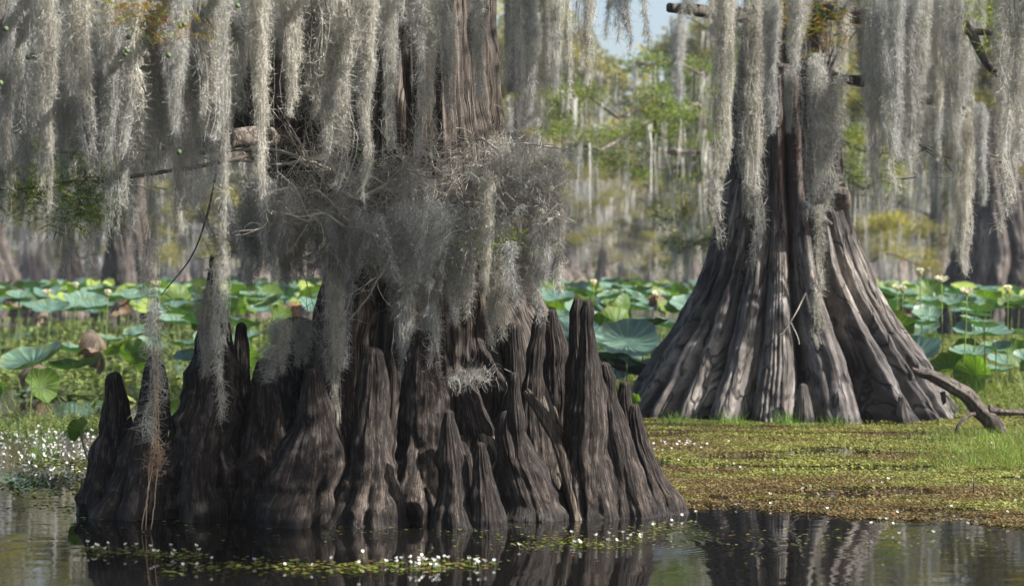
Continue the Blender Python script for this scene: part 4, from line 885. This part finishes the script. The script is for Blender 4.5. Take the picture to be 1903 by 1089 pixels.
grass('water_grass', 3800, (1740, 1960), (15.2, 18.2), .15, 4, 'bright grass patch growing round the driftwood', .75, ((1.2, 1.2, .9), (.8, 1.0, .7), (1.6, 1.3, .9)), .005, centers=[(1800 + 22 * (i % 7) + 9 * math.sin(i * 2.1), 15.0 + .28 * (i * 5 % 12)) for i in range(30)], spread=.26)
grass('water_grass', 1500, (-20, 330), (17.2, 20), .12, 6, 'thin green shoots along the left edge of the flowers', .6, ((1.3, 1.4, 1),), .005)
for k, (px, py, s) in enumerate([(1258, 783, .16), (1358, 785, .17), (1460, 786, .18), (1556, 785, .12), (1395, 790, .1), (1315, 788, .1), (1500, 790, .08)]):
    grass('grass_tuft', 130, (0, 1), (1, 2), s, 100 + k, ['dark green sprig at the left foot of the fluted tree', 'leafy sprig left of centre at the fluted foot', 'tallest leafy sprig at the middle of the fluted foot', 'single narrow tuft right of the small knee', 'low tuft between the leafy sprigs', 'low tuft by the dark sprig', 'low tuft near the tallest sprig'][k],
          tint=((1.1, 1.3, 1), (1.4, 1.5, .9)), kind='thing', centers=[(px, Df(py + 4))], spread=.07)
# small sticks
for px, py, hh, D, lb, tl in [(1810, 920, 36, None, 'short dark stick standing in the algae at the right', 2), (1500, 950, 18, None, 'stub of a stick at the algae edge', 20), (1262, 570, 40, 30, 'far dark stake in the lotus field', 0)]:
    D = D or Df(py); m_ = MB(); tube(m_, [(0, 0, -.1), (.003, 0, hh / F * D * .5), (math.tan(R(tl)) * hh / F * D, 0, hh / F * D)], [.006, .005, .003], 6); obj('stick', m_.mesh('stick'), mat=M['twig_dark'], label=lb, cat='stick', loc=(WX(px, D), D, 0))

# ------------------------------------------------------------------ far and middle trees
def tree_meshes(seed, Ht, rb_, leaf, nleaf, nmoss, mw, crown_r=3.2, low=.25, lean=0, nl=14, top=.85):
    r = np.random.default_rng(seed); nth, nz = 56, 50
    t = np.linspace(0, 1, nz)[:, None]; th = np.linspace(0, 2 * np.pi, nth, endpoint=False)[None]; z = t * Ht * .85 - .3
    rr = rb_ * (.20 + .80 * np.exp(-t * Ht * .55)) * (1 - .6 * t); fl = 1 + .30 * np.exp(-t * Ht * .3) * (np.abs(np.cos(th * 4.5 + 1.2 * np.sin(th * 2 + seed))) - .6)
    wx = .25 * np.sin(t * 4 + seed) * t + lean * t ** 2; X = wx + rr * fl * np.cos(th); Y = rr * fl * np.sin(th) + .2 * np.sin(t * 3 + seed * 2) * t
    U = np.stack([th * rb_ + 0 * X, z + 0 * X], -1).reshape(-1, 2)
    trunk = mesh('trunk', np.stack([X, Y, z + 0 * X], -1).reshape(-1, 3), grid_faces(nz, nth), True, col=np.ones((nz * nth, 3)), uv=U); trunk.materials.append(M['bark_far'])
    mb = MB(); pts = []
    for i in range(nl):
        u = low + (1 - low) * (i + r.uniform(0, .8)) / nl; z0 = u * Ht * .85; a = r.uniform(0, 6.28); l = crown_r * (1.1 - .55 * u) * r.uniform(.6, 1.15)
        p0 = np.array([.25 * math.sin(u * 4 + seed) * u + lean * u * u, 0, z0]); p1 = p0 + np.array([math.cos(a) * l, math.sin(a) * l, r.uniform(-.1, .28) * l])
        c = limb_curve(p0, p1, .12 * l, 14, .04, r); tube(mb, c, np.linspace(.05, .012, 14) * Ht / 9, 5); pts.extend(c[3:])
        for j in range(4):
            k = r.integers(4, 13); q = c[k] + np.array([r.normal() * .3, r.normal() * .3, r.uniform(-.15, .15)]) * l * .6; c2 = limb_curve(c[k], q, .03, 8, .05, r); tube(mb, c2, np.linspace(.02, .006, 8) * Ht / 9, 4); pts.extend(c2)
    for k in range(5): pts.append(np.array([lean + .25 * math.sin(.9 * 4 + seed), 0, Ht * (.82 + .03 * k)]))
    limbs_ = mb.mesh('limbs'); limbs_.materials.append(M['bark_far'])
    pts = np.array(pts); sp = Ht * .028
    cl = pts[r.integers(0, len(pts), 110)] + r.normal(size=(110, 3)) * sp * .8; P = cl[r.integers(0, 110, nleaf)] + r.normal(size=(nleaf, 3)) * np.array([sp, sp, sp * .45])
    a = nrm(r.normal(size=(nleaf, 3))) * leaf * r.uniform(.5, 1.3, (nleaf, 1)); b = nrm(np.cross(a, r.normal(size=(nleaf, 3)))) * leaf * .4
    tn = (.6 + .7 * r.uniform(size=(nleaf, 1))) * np.ones((1, 3)); cid = r.uniform(size=(nleaf, 1)) < .35; tn = np.where(cid, tn * np.array([1.7, 1.2, .45]), tn)
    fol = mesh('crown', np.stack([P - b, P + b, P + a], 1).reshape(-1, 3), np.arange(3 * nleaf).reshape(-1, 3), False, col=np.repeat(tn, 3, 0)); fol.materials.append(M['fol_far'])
    mb = MB(); P = pts[r.integers(0, len(pts), nmoss)] + r.normal(size=(nmoss, 3)) * [.25, .25, .05]
    for _ in range(5):
        Pj = P + r.normal(size=P.shape) * [mw * .7, mw * .7, .1]
        ribbons(mb, Pj, np.tile([0, 0, -1.], (nmoss, 1)), r.uniform(.4, 2.2, nmoss) * Ht / 11, 5, .07, mw * r.uniform(.4, 1.1, nmoss), r, .6, .9, col=np.repeat(r.uniform(.6, 1.15, (nmoss, 1)), 3, 1))
    ms = mb.mesh('hanging_moss'); ms.materials.append(M['moss'])
    return trunk, limbs_, fol, ms
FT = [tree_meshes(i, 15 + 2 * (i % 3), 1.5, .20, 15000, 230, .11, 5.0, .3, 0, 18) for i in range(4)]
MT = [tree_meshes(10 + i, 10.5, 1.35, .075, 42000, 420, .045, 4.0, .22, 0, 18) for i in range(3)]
def place_tree(protos_, px, D, s, label, group, rz=None, i=None):
    k = rm.randrange(len(protos_)) if i is None else i; o = obj('bald_cypress', None, label=label, cat='tree', group=group, loc=(WX(px, D), D, 0)); o.rotation_euler = (0, 0, rm.uniform(0, 6.28) if rz is None else rz); o.scale = (s, s, s * rm.uniform(.95, 1.08))
    for m, nm in zip(protos_[k], ('trunk', 'limbs', 'crown', 'hanging_moss')): obj(nm, m, o)
    return o
for px, D, s, lb in [(130, 88, .9, 'pale cypress behind the left lotus'), (1040, 118, .95, 'slim moss-hung cypress left of the sky gap'), (1120, 128, .8, 'short cypress below the sky gap'), (1290, 105, .75, 'yellowing cypress left behind the fluted tree'), (1215, 120, .7, 'small cypress under the right of the sky gap'),
                     (1740, 84, 1.0, 'moss-hung cypress left of the large dark one'), (470, 90, 1.0, 'cypress glimpsed left of the forked trunk'), (330, 118, 1.0, 'distant cypress right of the dark double trunk'), (560, 80, 1.0, 'cypress seen between the knees and the curtain'), (1660, 95, 1.0, 'slim cypress far behind the fluted tree on its right'), (400, 105, 1.0, 'grey cypress far behind the tall spire'),
                     (1590, 70, .8, 'moss-hung cypress just right behind the fluted tree'), (60, 120, 1.1, 'hazy cypress behind the left-edge trunk'), (830, 100, 1.0, 'cypress hidden behind the main trunk')]:
    place_tree(MT, px, D, s, lb, 'middle-distance cypresses')
def big_tree(rows, D, label, cr, s, lobes=9, **kw):
    rows = np.array(rows, float); cx = WX((rows[-1, 1] + rows[-1, 2]) / 2, D); o = obj('bald_cypress', None, label=label, cat='tree', group='middle-distance cypresses', loc=(cx, D, 0))
    col_obj('trunk', rows, D, M['bark_mid'], o, ploc=(cx, D, 0), nth=220, nz=160, lobes=lobes, amp=.35, fib=.02, fine=(lobes * 2, .07), cap=False, wz=.3, zs_flute=5, pw=.8, sharp=.65, **kw)
    for m, nm in zip(MT[cr][1:], ('limbs', 'crown', 'hanging_moss')):
        c = obj(nm, m, o); c.scale = (s, s, s); c.location = (WX((rows[0, 1] + rows[0, 2]) / 2, D) - cx, 0, 1.7)
    return o
big_tree([(-500, -110, -70), (300, -75, -20), (430, -62, 5), (500, -75, 28), (575, -95, 54)], 74, 'sunlit flared cypress trunk cut by the left edge', 0, 1.1, seed=5)
big_tree([(-500, 205, 235), (200, 205, 262), (400, 202, 272), (500, 196, 285), (572, 182, 302)], 62, 'dark cypress with split trunk beyond the left lotus', 1, .9, seed=6)
big_tree([(-500, 920, 960), (100, 940, 985), (300, 948, 990), (450, 952, 1006), (520, 955, 1020), (555, 958, 1036)], 75, 'cypress with a pale lit flank just right of the front tree', 2, .66, seed=7)
big_tree([(-600, 1790, 1860), (100, 1795, 1880), (300, 1790, 1900), (430, 1782, 1925), (520, 1762, 1965), (592, 1738, 2010)], 60, 'large dark cypress standing in the right lotus', 0, 1.0, seed=8)
# leafy tree behind the fluted one: its long low boughs reach left across the gap
GT = big_tree([(-700, 1385, 1425), (0, 1385, 1430), (300, 1380, 1440), (560, 1350, 1475), (620, 1330, 1490)], 44, 'leafy cypress behind the fluted tree, its low boughs reaching left', 1, .46, seed=9); GL_ = tuple(GT.location)
mb = MB(); cen = []; r6 = np.random.default_rng(66)
for a_, b_, D2 in [((1400, 250), (1060, 205), 40), ((1400, 330), (1030, 260), 38), ((1400, 210), (1180, 120), 42), ((1400, 180), (1250, 110), 41), ((1400, 380), (1150, 300), 42), ((1400, 300), (1230, 190), 40), ((1400, 420), (1210, 400), 46), ((1400, 440), (1260, 470), 45), ((1420, 300), (1700, 260), 42), ((1420, 380), (1680, 350), 43)]:
    c = limb_curve(W(*a_, 44), W(*b_, D2), .25, 26, .05, r6); tube(mb, c - np.array(GL_), np.linspace(.07, .02, 26), 7); cen.extend(list(c[5:]))
    for j in range(7):
        q = c[r6.integers(6, 26)]; c2 = limb_curve(q, q + r6.normal(size=3) * [.5, .5, .18], .05, 8, .06, r6); tube(mb, c2 - np.array(GL_), np.linspace(.02, .006, 8), 4); cen.extend(list(c2))
obj('limb', mb.mesh('limb'), GT, M['limb']); cen = np.array(cen)
crown(GT, GL_, cen[r6.integers(0, len(cen), 200)] + r6.normal(size=(200, 3)) * [.25, .3, .12], 30000, (.17, .2, .08), 92, .055)
n_ = 150; P_ = cen[r6.integers(0, len(cen), n_)]; mb = MB()
for _ in range(6): ribbons(mb, P_ + r6.normal(size=P_.shape) * [.035, .035, .04] - np.array(GL_), np.tile([0, 0, -1.], (n_, 1)), r6.uniform(.3, 1.3, n_), 6, .08, .04 * r6.uniform(.4, 1.1, n_), r6, .5, .9, col=np.repeat(r6.uniform(.6, 1.1, (n_, 1)), 3, 1))
obj('hanging_moss', mb.mesh('hanging_moss'), GT, M['moss'])
BT = place_tree(MT, 0, 20, 1.7, 'unseen cypress added behind the viewpoint, its crown blocking sky light overhead', None, 0, 1); BT.location = (-3.5, -6, 0)  # tree added out of view to cut the ambient light
crown(BT, (0, 0, 0), [(r6.uniform(-3.5, 5.5) / 1.7, r6.uniform(1, 11.5) / 1.7, r6.uniform(6.2, 9) / 1.7) for _ in range(110)], 26000, (.3, .3, .15), 95, .10)  # extra unseen leaves on it, spread overhead to dim the sky light
k = 0
for i in range(58):
    px = -150 + 2250 * (i + rm.uniform(-.4, .4)) / 58; D = rm.uniform(135, 230)
    if 1080 < px < 1310: D = rm.uniform(180, 225); s = rm.uniform(.72, .86)
    else: s = rm.uniform(1.1, 1.5)
    wh = 'left of the front tree' if px < 500 else ('in the gap between the two cypresses' if px < 1330 else 'right of the fluted tree')
    place_tree(FT, px, D, s, ('pale hazy' if D > 195 else 'hazy moss-hung') + ' cypress in far line ' + wh, 'far tree line ' + wh)
# far shore
r_ = np.random.default_rng(3); n = 24000; D = r_.uniform(150, 320, n); x = WX(r_.uniform(-300, 2200, n), D); P = np.stack([x, D, 0 * x], -1)
mb = MB(); ribbons(mb, P, r_.normal(size=(n, 3)) * [.5, .5, 0] + [0, 0, 1], r_.uniform(.3, 1.0, n), 2, .2, .25, r_, .1, .8, col=np.array([[1.6, 1.3, .7], [1.2, 1.3, .8], [1.9, 1.2, .8]])[r_.integers(0, 3, n)])
obj('marsh_grass', mb.mesh('marsh_grass', False), mat=M['grass'], label='yellow-green marsh growing along the foot of the far trees', cat='marsh', kind='stuff')
g2, nt2, b2 = newmat('marsh_soil'); b2.inputs['Base Color'].default_value = (.16, .17, .07, 1); b2.inputs['Roughness'].default_value = .9
disc_plane('far_shore', .03, -300, 300, 175, 900, g2)
# distant wood that reads as one mass
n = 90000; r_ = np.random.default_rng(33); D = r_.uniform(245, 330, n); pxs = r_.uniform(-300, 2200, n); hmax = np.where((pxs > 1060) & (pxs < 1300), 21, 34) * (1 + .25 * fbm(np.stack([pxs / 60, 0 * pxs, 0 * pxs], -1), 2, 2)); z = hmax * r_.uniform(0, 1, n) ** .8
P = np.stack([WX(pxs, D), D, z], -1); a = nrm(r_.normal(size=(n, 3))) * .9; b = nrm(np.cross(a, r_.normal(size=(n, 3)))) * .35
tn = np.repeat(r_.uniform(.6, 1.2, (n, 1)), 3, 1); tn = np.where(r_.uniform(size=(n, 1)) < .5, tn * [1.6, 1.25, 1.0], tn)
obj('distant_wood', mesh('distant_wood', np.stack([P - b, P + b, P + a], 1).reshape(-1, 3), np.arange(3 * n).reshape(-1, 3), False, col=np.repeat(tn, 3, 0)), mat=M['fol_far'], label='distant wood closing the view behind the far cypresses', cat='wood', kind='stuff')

hz = bpy.data.materials.new('haze_air'); hz.use_nodes = True; hn = hz.node_tree; hn.nodes.remove(hn.nodes['Principled BSDF'])
pv = hn.nodes.new('ShaderNodeVolumePrincipled'); pv.inputs['Density'].default_value = .00042; pv.inputs['Color'].default_value = (.86, .90, 1, 1); pv.inputs['Anisotropy'].default_value = .2
hn.links.new(pv.outputs[0], hn.nodes['Material Output'].inputs['Volume'])
def box(x0, x1, y0, y1, z0, z1):
    v = [(x, y, z) for x in (x0, x1) for y in (y0, y1) for z in (z0, z1)]
    return mesh('haze', v, np.array([[0, 1, 3, 2], [4, 6, 7, 5], [0, 4, 5, 1], [2, 3, 7, 6], [0, 2, 6, 4], [1, 5, 7, 3]]), False)
obj('haze', box(-1600, 1600, -70, 2900, -2.2, 45), mat=hz, kind='stuff')

# ------------------------------------------------------------------ labels: each repeat gets its own, by look, then by order from the left
ORD = 'leftmost second third fourth fifth sixth seventh eighth ninth tenth eleventh twelfth thirteenth fourteenth fifteenth sixteenth seventeenth eighteenth nineteenth twentieth'.split()
bpy.context.view_layer.update()
def pxof(o): return CX + o.location.x / max(o.location.y, .1) * F
ZN = [(60, 'at the left edge'), (150, 'above the green sprays'), (270, 'under the rusty needles'), (370, 'left of the dead side limb'), (470, 'over the dead side limb'), (560, 'before the dark fork'), (640, 'in the gap of the fork'), (720, 'at the left flank of the trunk'), (800, 'over the dark bark of the trunk'), (880, 'over the pale ridged bark'), (960, 'at the right flank of the trunk'), (1100, 'just right of the trunk'), (1340, 'in the gap between the trees'), (1420, 'at the left of the fluted trunk'), (1500, 'over the fluted trunk'), (1600, 'at the right of the fluted trunk'), (1700, 'across the middle limb'), (1800, 'near the broken limb end'), (9999, 'by the right edge')]
def zone(px): return next(n for lim, n in ZN if px < lim)
for o in list(C.objects):
    if o.get('category') == 'spanish moss' and ('grey strand' in o['label'] or 'dim strand' in o['label'] or 'hazy strand' in o['label'] or 'short strand over' in o['label']):
        px = pxof(o); L = o.scale.z * o.data.vertices[0].co.z if False else o.scale.z
        wv = 'wide veil' if o.dimensions.x > .4 else ('slender strand' if o.dimensions.x < .14 else 'ragged strand'); tip = HY - (o.location.z - o.dimensions.z - H) / o.location.y * F
        ln = 'short' if tip < 150 else ('medium' if tip < 280 else ('long' if tip < 430 else 'low-reaching'))
        pre = 'dim' if 'dim' in o['label'] else ('hazy' if 'hazy' in o['label'] else 'grey'); tail = ''; pre = 'tangled' if 'low branches' in o['label'] else pre
        o['label'] = f'{ln} {pre} moss {wv} {zone(px)}{tail}'
    elif o.get('category') == 'lotus' and o.get('kind') != 'stuff' and 'on its stalk' in o['label']:
        b = [c for c in o.children if c.name.startswith('leaf')][0]; r_ = b.scale.x; D = o.location.y
        o['label'] = o['label'].replace(' on its stalk', '').replace('broad dished ', '').replace('young upturned ', '').replace('drooping dry ', '').replace('lotus leaf in', ('small' if r_ < .2 else ('middling' if r_ < .28 else 'large')) + ' lotus leaf ' + ('near front of' if D < 27 else ('amid' if D < 34 else 'far back in'))).replace('the field ', 'the field ')
from collections import defaultdict
gl = defaultdict(list)
for o in C.objects:
    if o.parent is None and o.get('label') and o.get('category') in ('spanish moss', 'lotus', 'tree', 'flower'): gl[o['label']].append(o)
for lb, os_ in gl.items():
    if 1 < len(os_) <= 20:
        for k, o in enumerate(sorted(os_, key=pxof)): o['label'] = lb + ', ' + (ORD[k] if k == 0 else ORD[k] + ' from left')
